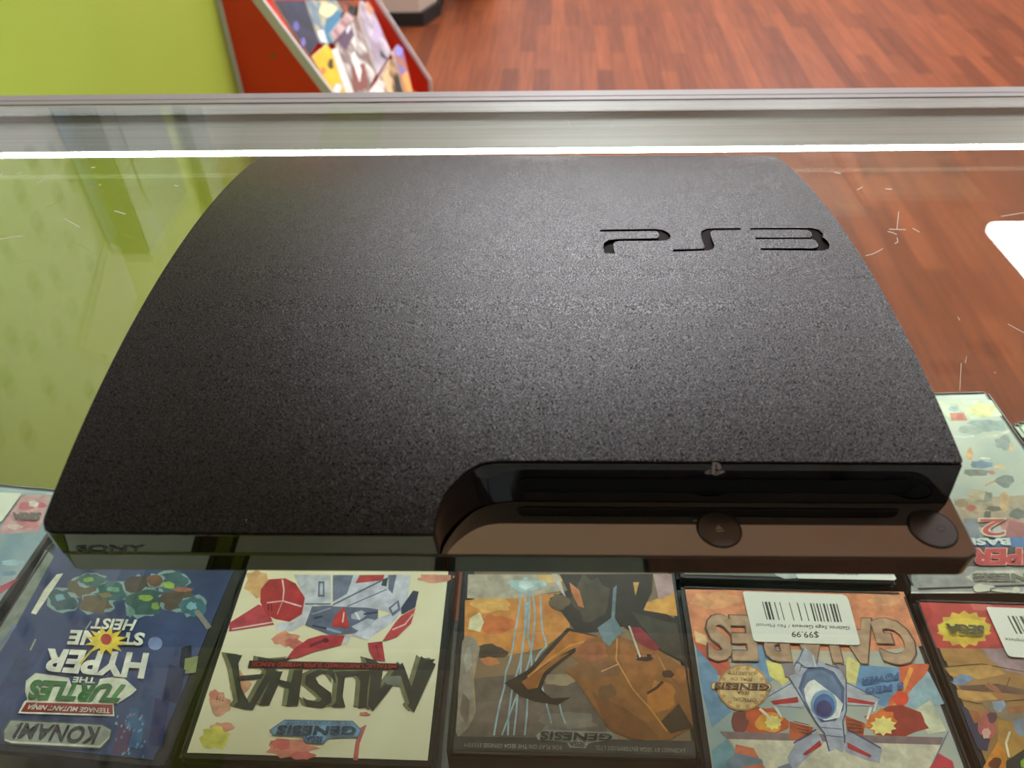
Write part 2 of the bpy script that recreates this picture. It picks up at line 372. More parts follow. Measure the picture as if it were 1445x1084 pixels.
magazine([(945, 440), (1005, 335), (1030, 340), (1085, 532), (970, 532)], 0.018, 0.006, (96, 70, 46), (196, 160, 110), 'tan and dark magazine at the lower right of the rack', [([(1020, 440), (1050, 430), (1080, 530), (1040, 530)], (26, 30, 26)), ([(955, 430), (990, 380), (1020, 530), (990, 530)], (206, 172, 128))], 26)
magazine([(1022, 292), (1052, 252), (1082, 302), (1136, 532), (1088, 532), (1034, 338)], 0.02, 0.006, (176, 110, 60), (120, 110, 170), 'orange and blue magazine next to the right red panel', [(blob(1055, 290, 22, 32), (140, 140, 220)), ([(1070, 430), (1100, 400), (1130, 520), (1095, 520)], (214, 150, 80))])

# ---------------------------------------------------------------- cabinets further back
cb = thing('floor_cabinet', 'beige cabinet with black plinth on the wood floor behind the rack', 'cabinet', T(-0.75, 4.6, FLOOR_Z))
z0 = FLOOR_Z + 0.07
prism('cabinet_body', [Vector((x, y, z0)) for x, y in ((-1.1, 4.34), (-0.475, 4.34), (-0.395, 4.52), (-0.395, 4.95), (-1.1, 4.95))], (0, 0, 0.95), BEIGE, cb)
prism('plinth', [Vector((x, y, FLOOR_Z)) for x, y in ((-1.08, 4.33), (-0.455, 4.33), (-0.375, 4.51), (-0.375, 4.93), (-1.08, 4.93))], (0, 0, 0.07), DARKB, cb)
box('cabinet_top', (-1.12, 4.32, z0 + 0.95), (-0.38, 4.97, z0 + 0.975), BEIGE, cb, 0.004)
c2 = thing('game_cabinet', 'dark blue black cabinet on the wood floor beyond the beige cabinet', 'cabinet', T(-0.05, 5.3, FLOOR_Z))
box('cabinet_body', (-0.36, 4.83, FLOOR_Z + 0.03), (-0.09, 5.5, -0.1), mat('navy_laminate', (24, 34, 54), 0.35), c2, 0.01, Matrix.Translation((-0.2, 5.1, 0)) @ Matrix.Rotation(rad(7), 4, 'Z') @ Matrix.Translation((0.2, -5.1, 0)))
box('plinth', (-0.34, 4.85, FLOOR_Z), (-0.11, 5.48, FLOOR_Z + 0.03), DARKB, c2, 0, Matrix.Translation((-0.2, 5.1, 0)) @ Matrix.Rotation(rad(7), 4, 'Z') @ Matrix.Translation((0.2, -5.1, 0)))
box('control_shelf', (-0.37, 4.80, -0.35), (-0.08, 4.9, -0.30), DARKB, c2, 0.004, Matrix.Translation((-0.2, 5.1, 0)) @ Matrix.Rotation(rad(7), 4, 'Z') @ Matrix.Translation((0.2, -5.1, 0)))

# ================================================================ the glass counter
CX0, CX1, CY1 = WX + 0.004, 1.25, 0.547
dc = thing('display_counter', 'glass topped shop display counter holding game cases under a black console', 'display counter', T(0.3, 0.3, FLOOR_Z))
gt = box('glass_top', (CX0, -0.06, -0.008), (CX1, CY1, 0.0), GLASS, dc); gt['label'] = 'clear scratched glass top'
box('front_glass', (CX0, CY1 - 0.004, -0.72), (CX1, CY1 + 0.002, -0.03), GLASS, dc)
box('glass_shelf', (CX0, -0.05, -0.209), (0.094, 0.332, -0.2025), GLASS, dc)
box('glass_shelf', (0.096, -0.05, -0.209), (CX1, 0.388, -0.2025), GLASS, dc)
bm = bmesh.new(); add_box(bm, (CX0, CY1, -0.0012), (CX1, CY1 + 0.0105, 0.0014), 0.0006); add_box(bm, (CX0, CY1 - 0.006, 0.0003), (CX1, CY1, 0.0012))
done(bm, 'top_rail', mat('rail_paint', (160, 154, 152), 0.5), dc)['label'] = 'white metal edge rail'
bm = bmesh.new()
add_box(bm, (CX0, 0.486, -0.0125), (CX1, 0.5375, -0.0085)); add_box(bm, (CX0, 0.502, -0.021), (CX1, 0.535, -0.0125)); add_box(bm, (CX0, 0.5375, -0.0125), (CX1, 0.566, -0.0105)); add_box(bm, (CX0, 0.5384, -0.0106), (CX1, 0.5412, -0.0087)); add_box(bm, (CX0, 0.5422, -0.0106), (CX1, 0.5448, -0.0087))
lh = done(bm, 'light_housing', ALU, dc)
box('light_strip', (CX0 + 0.002, 0.4850, -0.0116), (CX1, 0.4862, -0.0090), LED, dc)['label'] = 'glowing white light strip'
box('light_strip', (CX0 + 0.002, 0.5352, -0.0205), (CX1, 0.5375, -0.0128), mat('fill_strip_glow', (226, 255, 222), 0.5, emit=190.0), dc)['label'] = 'added unseen fill strip facing the shop side'  # added fill light out of view, brightens the green wall and rack
bm = bmesh.new(); add_box(bm, (CX0, -0.06, FLOOR_Z), (CX1, CY1, -0.72), 0.002); done(bm, 'base_cabinet', DARKB, dc)
for x0 in (CX0, CX1 - 0.012):
    box('corner_post', (x0, -0.058, -0.72), (x0 + 0.012, -0.0505, -0.0085), ALU, dc)
box('shelf_rail', (CX0, -0.0505, -0.214), (CX1, -0.046, -0.196), DARKB, dc)
scr = []
def sc(ox, oy, s, pts, wd): scr.append(stroke([(ox + x / s, oy + y / s) for x, y in pts], wd))
for pts in ([(695, 100), (680, 240)], [(620, 237), (750, 240)], [(610, 255), (645, 262), (680, 278)], [(682, 300), (688, 335), (665, 346)], [(440, 440), (500, 425), (575, 385)], [(800, 230), (855, 260)]): sc(1140, 280, 5.42, pts, 1.3)
for pts in ([(175, 940), (225, 918), (285, 885)], [(465, 952), (487, 943)], [(85, 890), (105, 880)], [(465, 855), (485, 853)], [(0, 900), (14, 880)], [(890, 945), (910, 950)], [(505, 945), (515, 940)]): sc(0, 0, 3.6125, pts, 1.4)
for pts in ([(195, 235), (222, 250), (245, 262)], [(0, 298), (70, 288)], [(350, 212), (385, 222)], [(280, 135), (292, 132)]): sc(0, 200, 2.1675, pts, 1.5)
for pts in ([(690, 66), (774, 52)], [(715, 458), (774, 490)], [(565, 575), (560, 600)], [(545, 600), (540, 700)], [(665, 634), (672, 636)], [(533, 432), (540, 445)]): sc(1145, 280, 2.58, pts, 1.0)
for pts in ([(575, 790), (605, 795)], [(680, 870), (705, 858)], [(808, 866), (840, 868)]): sc(1000, 0, 3.247, pts, 1.6)
for pts in ([(790, 560), (810, 590)], [(985, 590), (1010, 588)], [(770, 660), (825, 690)]): sc(560, 0, 3.284, pts, 1.0)
for p in scr: flat_art('scratch', [(p, mat('scratched_glass', (205, 200, 185), 0.7))], lambda u, v: on_z(u, v, 0.0), UP, gt, 0.0, 0.0001)

# ================================================================ game cases on the shelf
CZ = -0.174
def game_case(label, anchor, corner, ang, wd=0.131, ln=0.181, insert=None, inset=(0.0045, 0.0045, 0.004, 0.004), th=0.0283):
    fx, fy = math.sin(ang), math.cos(ang)                  # towards the customer side
    rx, ry = fy, -fx
    ax, ay = anchor
    nlx = ax - (rx * wd if 'r' in corner else 0) - (fx * ln if 'f' in corner else 0)
    nly = ay - (ry * wd if 'r' in corner else 0) - (fy * ln if 'f' in corner else 0)
    P = lambda a, b, z: Vector((nlx + rx * a + fx * b, nly + ry * a + fy * b, z))
    c = P(wd / 2, ln / 2, CZ - th)
    t = thing('game_case', label, 'game case', T(*c), 'game cases on the glass shelf')
    M = Matrix(((rx, fx, 0, nlx), (ry, fy, 0, nly), (0, 0, 1, 0), (0, 0, 0, 1)))
    bm = bmesh.new(); add_box(bm, (0, 0, CZ - th), (wd, ln, CZ - 0.0004), 0.0022, M)
    add_box(bm, (0.0012, 0.004, CZ - 0.0006), (0.0022, ln - 0.004, CZ + 0.0004), 0, M); add_box(bm, (wd - 0.0022, 0.004, CZ - 0.0006), (wd - 0.0012, ln - 0.004, CZ + 0.0004), 0, M)
    add_box(bm, (0.004, 0.0012, CZ - 0.0006), (wd - 0.004, 0.0022, CZ + 0.0004), 0, M)
    add_box(bm, (0.004, ln - 0.0022, CZ - 0.0006), (wd - 0.004, ln - 0.0012, CZ + 0.0004), 0, M)
    done(bm, 'case_shell', CASEP, t)
    l, r, n, f = inset
    ci = prism('cover_insert', [P(l, n, CZ - 0.0003), P(wd - r, n, CZ - 0.0003), P(wd - r, ln - f, CZ - 0.0003), P(l, ln - f, CZ - 0.0003)], (0, 0, 0.0003), insert, t)
    ci['label'] = 'printed paper cover'
    t['_x'] = 0; del t['_x']
    return t, ci
def crop(ox, oy, s):
    return lambda x, y: on_z(ox + x / s, oy + y / s, CZ)
K1, K2, K3, K4, K5 = crop(0, 660, 2.5556), crop(240, 780, 3.4405), crop(610, 780, 3.565), crop(940, 780, 3.565), crop(1240, 780, 3.566)
K8a, K8b, KC1, K5b = crop(1330, 555, 8.03), crop(1330, 690, 6.77), crop(0, 680, 5.42), crop(940, 790, 4.129)
def art(ci, K, shapes, name='artwork'): return flat_art(name, [(p, ink(c)) for p, c in shapes], K, UP, ci, 0.000005, 0.00004)
def words(ci, K, s, quad, c, bold=0.02, lift=0.0009, name='title_lettering', grow=0.0): return lettering(name, s, quad, K, UP, ink(c), ci, lift, bold, grow)
def price_sticker(t, K, poly, bars, texts, lift=0.0012):
    ps = flat_art('price_sticker', [(poly, STICK)], K, UP, t, 0, lift)
    ps['label'] = 'white price sticker'
    if bars: flat_art('barcode', [(b, ink((60, 62, 56))) for b in bars], K, UP, ps, 0, lift + 0.0001)
    for s, q, bold in texts: lettering('price_lettering', s, q, K, UP, ink((70, 70, 66)), ps, lift + 0.0001, bold)
    return ps

# --- far left case
t1, ci = game_case('game case with pale blue sea cover and white price sticker at the left edge', (-0.2885, 0.330), 'fr', 0.13, insert=noisy('sea_cover', (116, 148, 166), (164, 180, 186), 30, 0.3, 6))
art(ci, KC1, [([(170, 100), (395, 100), (300, 380), (150, 390), (0, 400), (20, 320)], (190, 140, 145)), (blob(200, 190, 60, 30), (180, 80, 96)), (blob(310, 180, 50, 24), (176, 70, 88)), (blob(260, 170, 40, 22), (205, 190, 190)), (blob(200, 330, 90, 30), (190, 110, 120)), (blob(120, 345, 60, 20), (205, 180, 176)),
    ([(0, 800), (135, 737), (142, 745), (60, 820), (0, 862)], (166, 66, 84)), (blob(110, 620, 90, 25), (150, 176, 190)), (blob(60, 700, 70, 20), (120, 150, 176))])
words(ci, KC1, 'SEGA', [(325, 240), (100, 238), (92, 295), (300, 300)], (84, 78, 76), 0.05, 0.0008)
price_sticker(t1, KC1, [(-300, 80), (165, 95), (168, 105), (30, 300), (15, 312), (-320, 330)], None, [])

# --- dark blue case
t2, ci = game_case('game case with dark blue night city cover and green and white title', (-0.1745, 0.1505), 'nr', 0.105, insert=noisy('night_cover', (34, 48, 84), (66, 84, 128), 26, 0.3, 8, 0.3, 0.7), inset=(0.0045, 0.0085, 0.004, 0.004))
tw = [([(165, 295), (195, 320), (30, 620), (-60, 760), (-70, 700)], (120, 126, 118)), ([(0, 790), (110, 600), (170, 640), (100, 760), (0, 960)], (54, 66, 104)), ([(112, 525), (130, 530), (190, 440), (228, 382), (205, 385), (160, 440)], (206, 204, 188))]
for x, y, rx, ry, c in ((225, 480, 52, 40, (58, 84, 92)), (300, 430, 50, 40, (88, 82, 64)), (345, 490, 60, 36, (96, 84, 62)), (410, 445, 56, 36, (52, 92, 92)), (330, 405, 48, 26, (62, 96, 96)), (500, 430, 50, 36, (70, 62, 58)), (525, 490, 66, 50, (56, 86, 84)), (620, 415, 62, 40, (60, 92, 96)), (640, 480, 60, 36, (84, 72, 62)), (695, 500, 46, 36, (60, 100, 112)), (560, 410, 30, 24, (110, 80, 66))):
    tw.append((blob(x, y, rx * 1.07, ry * 1.07), (128, 152, 152))); tw.append((blob(x, y, rx, ry), c))
for x, y, rx, ry, c in ((320, 405, 22, 8, (126, 160, 80)), (410, 440, 22, 10, (104, 150, 130)), (525, 470, 24, 12, (136, 160, 70)), (610, 425, 24, 12, (140, 164, 78)), (380, 460, 22, 10, (128, 112, 80)), (470, 520, 16, 20, (96, 130, 120)), (215, 470, 18, 12, (110, 150, 160)), (690, 500, 20, 14, (120, 164, 176)), (560, 500, 14, 14, (130, 150, 70)), (660, 440, 40, 8, (150, 96, 80))): tw.append((blob(x, y, rx, ry), c))
tw += [([(700, 520), (716, 512), (764, 575), (746, 585)], (120, 118, 112)), ([(655, 650), (690, 640), (695, 745), (645, 750)], (26, 34, 48)), ([(668, 690), (716, 680), (706, 740), (662, 745)], (132, 140, 92)), (ell(560, 635, 26, 24), (120, 134, 180))]
for x, y, wd_, h, c in ((470, 940, 60, 150, (62, 98, 138)), (520, 850, 40, 130, (44, 70, 110)), (430, 980, 50, 120, (82, 60, 92)), (560, 920, 50, 180, (40, 48, 92)), (610, 780, 60, 140, (34, 44, 74)), (60, 720, 50, 80, (50, 66, 96))): tw.append(([(x, y - h / 2), (x + wd_, y - h / 2 + 20), (x + wd_ - 24, y + h / 2), (x - 24, y + h / 2 - 10)], c))
for i in range(34):
    x = random.choice((430, 455, 475, 495, 520)) + random.uniform(-14, 14); y = random.uniform(880, 1040); tw.append(([(x, y), (x + 6, y + 1), (x + 3, y + 11), (x - 3, y + 10)], random.choice(((92, 140, 170), (110, 160, 186), (128, 120, 140)))))
tw += [(stroke([(130, 620), (110, 660)], 6), (150, 156, 130)), (stroke([(330, 555), (310, 585)], 5), (150, 156, 150)), (stroke([(0, 640), (60, 570)], 8), (96, 116, 160))]
tw += [([(95, 770), (130, 742), (200, 752), (250, 760), (258, 784), (352, 788), (362, 764), (400, 758), (440, 752), (470, 780), (494, 802), (478, 818), (425, 852), (410, 852), (414, 898), (66, 888), (88, 846), (100, 838), (92, 810)], (206, 208, 190)), ([(97, 848), (408, 856), (408, 892), (76, 882)], (140, 50, 46)),
       ([(8, 950), (36, 908), (372, 924), (408, 945), (402, 976), (366, 1018), (40, 1000), (12, 986)], (76, 84, 80)), ([(16, 952), (40, 914), (368, 930), (402, 948), (397, 972), (362, 1010), (44, 993), (18, 982)], (146, 150, 142)), ([(18, 980), (44, 988), (362, 1003), (395, 972), (397, 975), (362, 1012), (44, 995), (18, 986)], (196, 196, 182))]
art(ci, K1, tw)
words(ci, K1, 'HEIST', [(497, 551), (337, 545), (328, 583), (478, 592)], (214, 214, 200), 0.03)
words(ci, K1, 'ST', [(527, 598), (440, 596), (432, 640), (515, 646)], (214, 214, 200), 0.04)
words(ci, K1, 'NE', [(372, 592), (258, 588), (243, 640), (350, 645)], (214, 214, 200), 0.04)
words(ci, K1, 'HYPER', [(540, 672), (175, 655), (137, 735), (520, 764)], (214, 214, 200), 0.04)
words(ci, K1, 'THE', [(350, 759), (268, 757), (262, 777), (344, 781)], (206, 206, 190), 0.03)
words(ci, K1, 'TURTLES', [(478, 786), (118, 766), (98, 838), (425, 850)], (52, 104, 56), 0.05)
words(ci, K1, 'TEENAGE MUTANT NINJA', [(400, 866), (112, 852), (94, 874), (398, 889)], (216, 206, 196), 0.02)
words(ci, K1, 'KONAMI', [(367, 937), (78, 922), (46, 976), (340, 1000)], (50, 56, 54), 0.02)
words(ci, K1, '\u00ae', [(76, 928), (62, 927), (58, 938), (72, 939)], (60, 66, 64), 0.0)
art(ci, K1, [(ell(385, 628, 62, 42, 24, 0.28), (212, 186, 50)), (stroke([(380, 640), (330, 665), (290, 712)], 7), (212, 186, 60)), (ell(385, 624, 30, 26), (212, 190, 70)), (ell(385, 622, 20, 20), (176, 50, 34))], 'star_emblem').location.z = 0.0009

# --- cream case with red and white machine
t3, ci = game_case('game case with cream cover, jagged black title and red and white machine', (-0.171, 0.1550), 'nl', 0.04, insert=noisy('cream_cover', (230, 220, 186), (238, 230, 200), 26, 0.3, 4), inset=(0.0042, 0.0042, 0.004, 0.004))
r_, w_, g_, n_ = (166, 50, 54), (186, 186, 196), (96, 102, 124), (58, 62, 84)
mu = [(blob(420, 150, 60, 60), (206, 160, 110)), (blob(560, 420, 70, 34), (208, 140, 116)), (blob(600, 440, 40, 24), (200, 112, 100)), (blob(240, 740, 50, 60), (206, 150, 128)), (blob(215, 690, 26, 26), (200, 124, 112)), (blob(250, 850, 60, 26), (206, 140, 120)), (blob(220, 900, 70, 50), (212, 200, 100)), (blob(590, 950, 120, 46), (204, 128, 112)), (blob(540, 930, 50, 26), (192, 96, 92)), (blob(640, 985, 60, 20), (192, 100, 96)), ([(925, 850), (955, 835), (920, 930), (912, 1010), (888, 1008), (900, 920)], (190, 100, 96)), (blob(945, 785, 26, 12), (200, 120, 110)), (blob(1290, 125, 90, 22), (208, 140, 120)), (blob(340, 640, 50, 60), (208, 150, 124)),
    ([(290, 340), (430, 252), (470, 270), (505, 350), (285, 384)], (176, 66, 76)), (stroke([(300, 372), (500, 338)], 6), (214, 190, 190)),
    ([(600, 108), (780, 108), (782, 250), (740, 262), (700, 250), (650, 350), (590, 382), (512, 372), (520, 345), (600, 335), (655, 230)], w_),
    ([(440, 180), (480, 130), (560, 125), (610, 150), (655, 220), (640, 300), (580, 336), (510, 322), (465, 300), (438, 240)], r_), (stroke([(545, 130), (553, 180), (548, 235), (638, 262)], 7), (220, 190, 190)), (stroke([(548, 235), (470, 244)], 6), (214, 170, 170)), (stroke([(545, 240), (520, 300)], 4), (206, 150, 150)),
    (stroke([(478, 250), (478, 285)], 6), (90, 30, 34)), (stroke([(492, 250), (494, 285)], 6), (90, 30, 34)),
    ([(690, 262), (760, 258), (880, 255), (1010, 265), (1010, 330), (900, 392), (780, 402), (655, 352)], g_),
    ([(800, 108), (1170, 108), (1150, 245), (1092, 332), (960, 422), (880, 404), (1005, 322), (1088, 290), (960, 268), (790, 262)], (190, 190, 204)), (stroke([(790, 255), (1040, 130)], 8), g_), (stroke([(860, 262), (1050, 180)], 5), g_), ([(790, 110), (890, 110), (860, 200), (790, 240)], (110, 116, 140)), ([(720, 140), (750, 140), (750, 215), (718, 215)], g_), ([(728, 150), (742, 150), (742, 205), (727, 205)], (170, 174, 186)), (stroke([(655, 250), (780, 250)], 5), n_), ([(920, 110), (1040, 108), (1035, 135), (900, 150)], (170, 60, 64)), ([(1035, 130), (1060, 120), (1050, 165), (1025, 160)], (50, 70, 60)), ([(1060, 110), (1100, 108), (1080, 200), (1060, 180)], g_),
    ([(1060, 270), (1110, 230), (1120, 280), (1080, 310)], g_), ([(1072, 272), (1102, 245), (1106, 272), (1082, 292)], (180, 184, 196)), ([(1180, 185), (1208, 190), (1190, 265), (1125, 300), (1120, 270)], n_),
    ([(880, 300), (930, 280), (960, 300), (920, 330), (880, 320)], (160, 164, 178)), (stroke([(900, 290), (920, 325)], 10), (206, 206, 212)), ([(880, 360), (960, 320), (1000, 330), (930, 390)], (170, 174, 190)), (stroke([(690, 300), (780, 270)], 6), (150, 156, 172)), (stroke([(760, 370), (830, 390)], 12), (140, 150, 170)), (stroke([(700, 320), (740, 310)], 9), n_), (stroke([(940, 300), (1010, 290)], 9), n_), (stroke([(690, 355), (760, 370)], 10), n_),
    ([(846, 262), (872, 366), (785, 360), (800, 310)], (180, 56, 56)), (stroke([(845, 290), (838, 340)], 7), (216, 190, 186)),
    ([(1192, 270), (1170, 345), (1100, 412), (1030, 432), (1092, 342), (1120, 310)], (182, 66, 70)), (stroke([(1180, 300), (1140, 350), (1080, 375)], 6), (220, 186, 186)),
    ([(735, 402), (850, 402), (830, 450), (700, 482), (620, 512), (565, 516), (600, 470), (670, 420)], (172, 58, 66)), (ell(755, 428, 16, 12), (96, 34, 44)), (stroke([(680, 455), (740, 430)], 14), (120, 44, 60)), ([(850, 400), (880, 404), (860, 446), (845, 436)], w_),
    ([(960, 440), (1030, 432), (1045, 530), (990, 520), (968, 480)], (166, 56, 64)), (stroke([(1000, 450), (1015, 510)], 8), (120, 44, 56))]
lett = {'M': [(1218, 503), (1240, 520), (1288, 518), (1275, 535), (1290, 543), (1185, 778), (1150, 742), (1163, 735), (1120, 600), (985, 772), (960, 740), (975, 600), (945, 510), (1000, 525), (1035, 560), (1022, 660), (1095, 565), (1128, 535), (1140, 560), (1172, 655)],
        'U': [(975, 575), (960, 660), (955, 752), (912, 756), (915, 735), (925, 625), (905, 600), (850, 605), (838, 700), (852, 752), (785, 752), (805, 722), (815, 612), (798, 578)],
        'S': [(800, 585), (808, 640), (778, 598), (740, 588), (705, 606), (722, 638), (782, 682), (786, 728), (742, 756), (662, 746), (642, 700), (668, 718), (722, 726), (738, 712), (700, 676), (655, 642), (660, 596), (722, 568), (760, 575), (780, 560)],
        'H': [(645, 570), (622, 745), (565, 748), (578, 665), (528, 640), (482, 742), (432, 742), (478, 640), (495, 578), (548, 578), (532, 618), (588, 632), (602, 572)],
        'A': [(272, 490), (352, 500), (332, 540), (345, 655), (385, 735), (470, 580), (425, 530), (428, 508), (500, 520), (592, 512), (520, 562), (402, 766), (372, 762), (310, 748), (330, 722), (300, 560)]}
for k in 'AHSUM': mu.append(([(x - 22, y - 6) for x, y in lett[k]], (112, 112, 84)))
for k in 'AHSUM': mu.append((lett[k], (52, 56, 52)))
mu += [([(338, 600), (458, 590), (444, 614), (345, 622)], (52, 56, 52)), ([(1040, 600), (1120, 600), (1120, 650), (1050, 640)], (112, 116, 108)), ([(386, 525), (1116, 540), (1110, 572), (378, 560)], (52, 34, 34)),
    ([(484, 862), (556, 812), (888, 818), (932, 862), (915, 898), (772, 902), (745, 930), (660, 925), (640, 893), (500, 888)], (92, 120, 146)), ([(492, 862), (560, 817), (884, 823), (924, 862), (910, 892), (766, 896), (740, 924), (666, 920), (646, 888), (504, 882)], (118, 156, 188))]
art(ci, K2, mu)
words(ci, K2, 'METALLIC UNIFORMED SUPER HYBRID ARMOR', [(1100, 547), (398, 532), (394, 556), (1096, 566)], (170, 52, 50), 0.01, 0.0008)
words(ci, K2, 'TM', [(270, 704), (230, 701), (226, 720), (264, 723)], (50, 50, 46), 0.0, 0.0008)
words(ci, K2, 'GENESIS', [(908, 846), (527, 840), (514, 884), (902, 888)], (54, 66, 84), 0.03, 0.0008)
words(ci, K2, 'SEGA', [(745, 896), (655, 893), (662, 921), (738, 924)], (40, 60, 100), 0.04, 0.0008)
words(ci, K2, '16-BIT CARTRIDGE', [(880, 824), (566, 818), (562, 832), (872, 838)], (70, 90, 116), 0.0, 0.0008)

# --- brown and orange case
t4, ci = game_case('game case with brown and orange painted beak cover and pale blue rays', (-0.0352, 0.1572), 'nl', 0.036, 0.1292, insert=noisy('storm_cover', (112, 96, 78), (150, 124, 92), 22, 0.3, 6), inset=(0.0075, 0.0042, 0.0045, 0.004))
dk = (48, 42, 34)
be = [([(165, 240), (480, 215), (700, 200), (690, 380), (560, 480), (380, 520), (160, 470)], (196, 130, 64)), (blob(300, 260, 110, 40), (214, 160, 90)), (blob(590, 270, 80, 40), (200, 124, 62)), (blob(320, 360, 90, 50), (188, 104, 56)), (blob(250, 200, 60, 24), (150, 132, 110)), ([(180, 110), (640, 110), (660, 190), (420, 230), (175, 230)], (170, 158, 142)), (blob(600, 130, 80, 22), (206, 170, 110)), (blob(300, 500, 80, 36), (70, 60, 48)), (blob(290, 545, 50, 22), (190, 120, 74)),
    ([(1080, 250), (1228, 200), (1240, 320), (1060, 300)], (206, 152, 76)), ([(920, 108), (1110, 108), (1090, 150), (1000, 150)], (216, 182, 120)), ([(1110, 108), (1205, 108), (1225, 200), (1140, 240)], (170, 140, 140)),
    ([(130, 640), (560, 600), (860, 640), (880, 930), (130, 930)], (104, 92, 82)), (blob(400, 800, 220, 60), (112, 98, 90)), (blob(680, 850, 150, 50), (124, 116, 108)), (blob(640, 640, 90, 30), (150, 132, 106)),
    ([(168, 420), (215, 430), (240, 480), (210, 640), (220, 800), (190, 870), (130, 932), (118, 900), (150, 450)], (140, 130, 118)), (stroke([(225, 480), (205, 640), (216, 800)], 6), (170, 130, 80)), (blob(180, 540, 20, 60), (160, 152, 142)), (blob(165, 780, 24, 70), (112, 98, 86)), ([(190, 330), (240, 300), (260, 350), (240, 400), (180, 385)], (214, 200, 160)),
    (blob(470, 165, 90, 34), (160, 186, 190)), (blob(470, 165, 40, 22), (196, 214, 212))]
for pts in ([(445, 200), (430, 330), (405, 480), (370, 600), (340, 760), (310, 920)], [(470, 200), (465, 380), (440, 560), (400, 700), (380, 920)], [(490, 200), (480, 420), (500, 560), (480, 700), (465, 920)], [(505, 210), (515, 360), (490, 540), (440, 680), (350, 920)], [(545, 220), (555, 400), (575, 470), (520, 540), (600, 860)], [(480, 250), (450, 500), (430, 700), (410, 920)], [(640, 760), (670, 860)]):
    q = []
    for (a, b), (c_, d) in zip(pts, pts[1:]): q += [(a, b), ((a + c_) / 2 + random.uniform(-9, 9), (b + d) / 2)]
    be.append((stroke(q + [pts[-1]], 9), (142, 168, 178)))
be += [([(640, 110), (1110, 108), (1105, 200), (1060, 290), (1180, 310), (1252, 350), (1270, 560), (1140, 490), (960, 372), (900, 390), (780, 405), (715, 390), (650, 300), (600, 280), (590, 230), (680, 190)], dk), (blob(800, 230, 90, 110), (74, 66, 52)), ([(690, 150), (740, 190), (765, 280), (735, 270), (700, 200)], (190, 116, 70)), (blob(640, 250, 50, 40), (96, 80, 60)), ([(600, 108), (630, 108), (672, 225), (650, 200)], (190, 182, 176)), ([(1010, 150), (1040, 150), (1022, 220)], (206, 160, 90)), ([(1000, 300), (1230, 360), (1260, 540), (1150, 490)], (66, 62, 52)),
    ([(680, 378), (830, 420), (860, 470), (720, 500), (640, 560), (575, 620), (548, 690), (600, 735), (700, 728), (632, 768), (520, 752), (440, 722), (362, 657), (480, 592), (600, 462)], dk), ([(690, 395), (830, 425), (850, 465), (715, 480), (640, 520), (560, 570), (500, 620), (470, 640), (560, 540), (640, 450)], (176, 108, 46)), ([(700, 500), (640, 540), (560, 605), (530, 680), (480, 690), (450, 650), (530, 600), (620, 530)], (150, 92, 42)), (stroke([(800, 440), (690, 470), (580, 545), (480, 625)], 10), (196, 140, 66)),
    ([(780, 432), (940, 420), (1140, 492), (1232, 560), (1290, 580), (1312, 880), (1190, 942), (1060, 946), (920, 905), (830, 805), (740, 665), (665, 590), (745, 562), (700, 520)], (140, 92, 50)), ([(800, 700), (960, 780), (1080, 860), (1150, 940), (1000, 940), (880, 880)], (120, 78, 44)), (blob(800, 500, 80, 50), (160, 96, 62)), ([(740, 560), (850, 540), (960, 560), (940, 620), (800, 640), (680, 590)], (128, 88, 58)), ([(950, 450), (1060, 470), (1160, 560), (1100, 640), (1010, 680), (940, 540)], (150, 96, 52)), (blob(1150, 730, 70, 80), (176, 112, 52)), ([(1150, 850), (1240, 760), (1312, 880), (1200, 912)], (66, 52, 38)), (blob(880, 700, 50, 40), (112, 80, 52)), (stroke([(930, 430), (925, 540), (1010, 690), (1100, 790), (1180, 900)], 7), (196, 140, 70)), (stroke([(1140, 530), (1170, 590), (1230, 640)], 6), (186, 128, 62)), (stroke([(850, 600), (940, 560)], 6), (190, 150, 110)), (blob(1070, 530, 44, 18), (60, 44, 34)), (blob(1060, 520, 22, 7), (150, 100, 66)), (blob(1185, 610, 28, 20), (66, 46, 36)), (stroke([(1080, 710), (1130, 680), (1160, 650)], 14), (74, 50, 36)), (blob(1250, 620, 30, 40), (166, 106, 56)),
    ([(1000, 375), (1050, 380), (1146, 480), (1122, 497), (1060, 470), (1015, 430)], (136, 46, 54)), ([(830, 380), (900, 330), (910, 180), (928, 165), (918, 330), (960, 400), (930, 425), (890, 472), (860, 450)], (104, 122, 130)), ([(985, 370), (995, 370), (1050, 525), (1042, 530)], (196, 190, 176)), ([(110, 925), (1318, 950), (1325, 1038), (104, 1010)], (66, 64, 60)),
    ([(522, 920), (560, 893), (900, 905), (934, 938), (785, 962), (770, 987), (690, 982), (676, 956), (530, 942)], (140, 140, 134))]
art(ci, K3, be)
words(ci, K3, 'GENESIS', [(908, 914), (545, 900), (538, 945), (902, 950)], (48, 48, 46), 0.03, 0.0008)
words(ci, K3, 'SEGA', [(772, 956), (686, 952), (692, 976), (764, 982)], (60, 60, 58), 0.03, 0.0008)
words(ci, K3, 'LICENSED BY SEGA ENTERPRISES LTD.', [(1270, 990), (820, 974), (820, 996), (1268, 1010)], (150, 150, 142), 0.0, 0.0008)
words(ci, K3, 'FOR PLAY ON THE SEGA GENESIS SYSTEM', [(650, 973), (165, 960), (160, 980), (648, 995)], (150, 150, 142), 0.0, 0.0008)
words(ci, K3, '16-BIT CARTRIDGE', [(850, 888), (585, 880), (583, 892), (846, 900)], (70, 76, 80), 0.0, 0.0008)

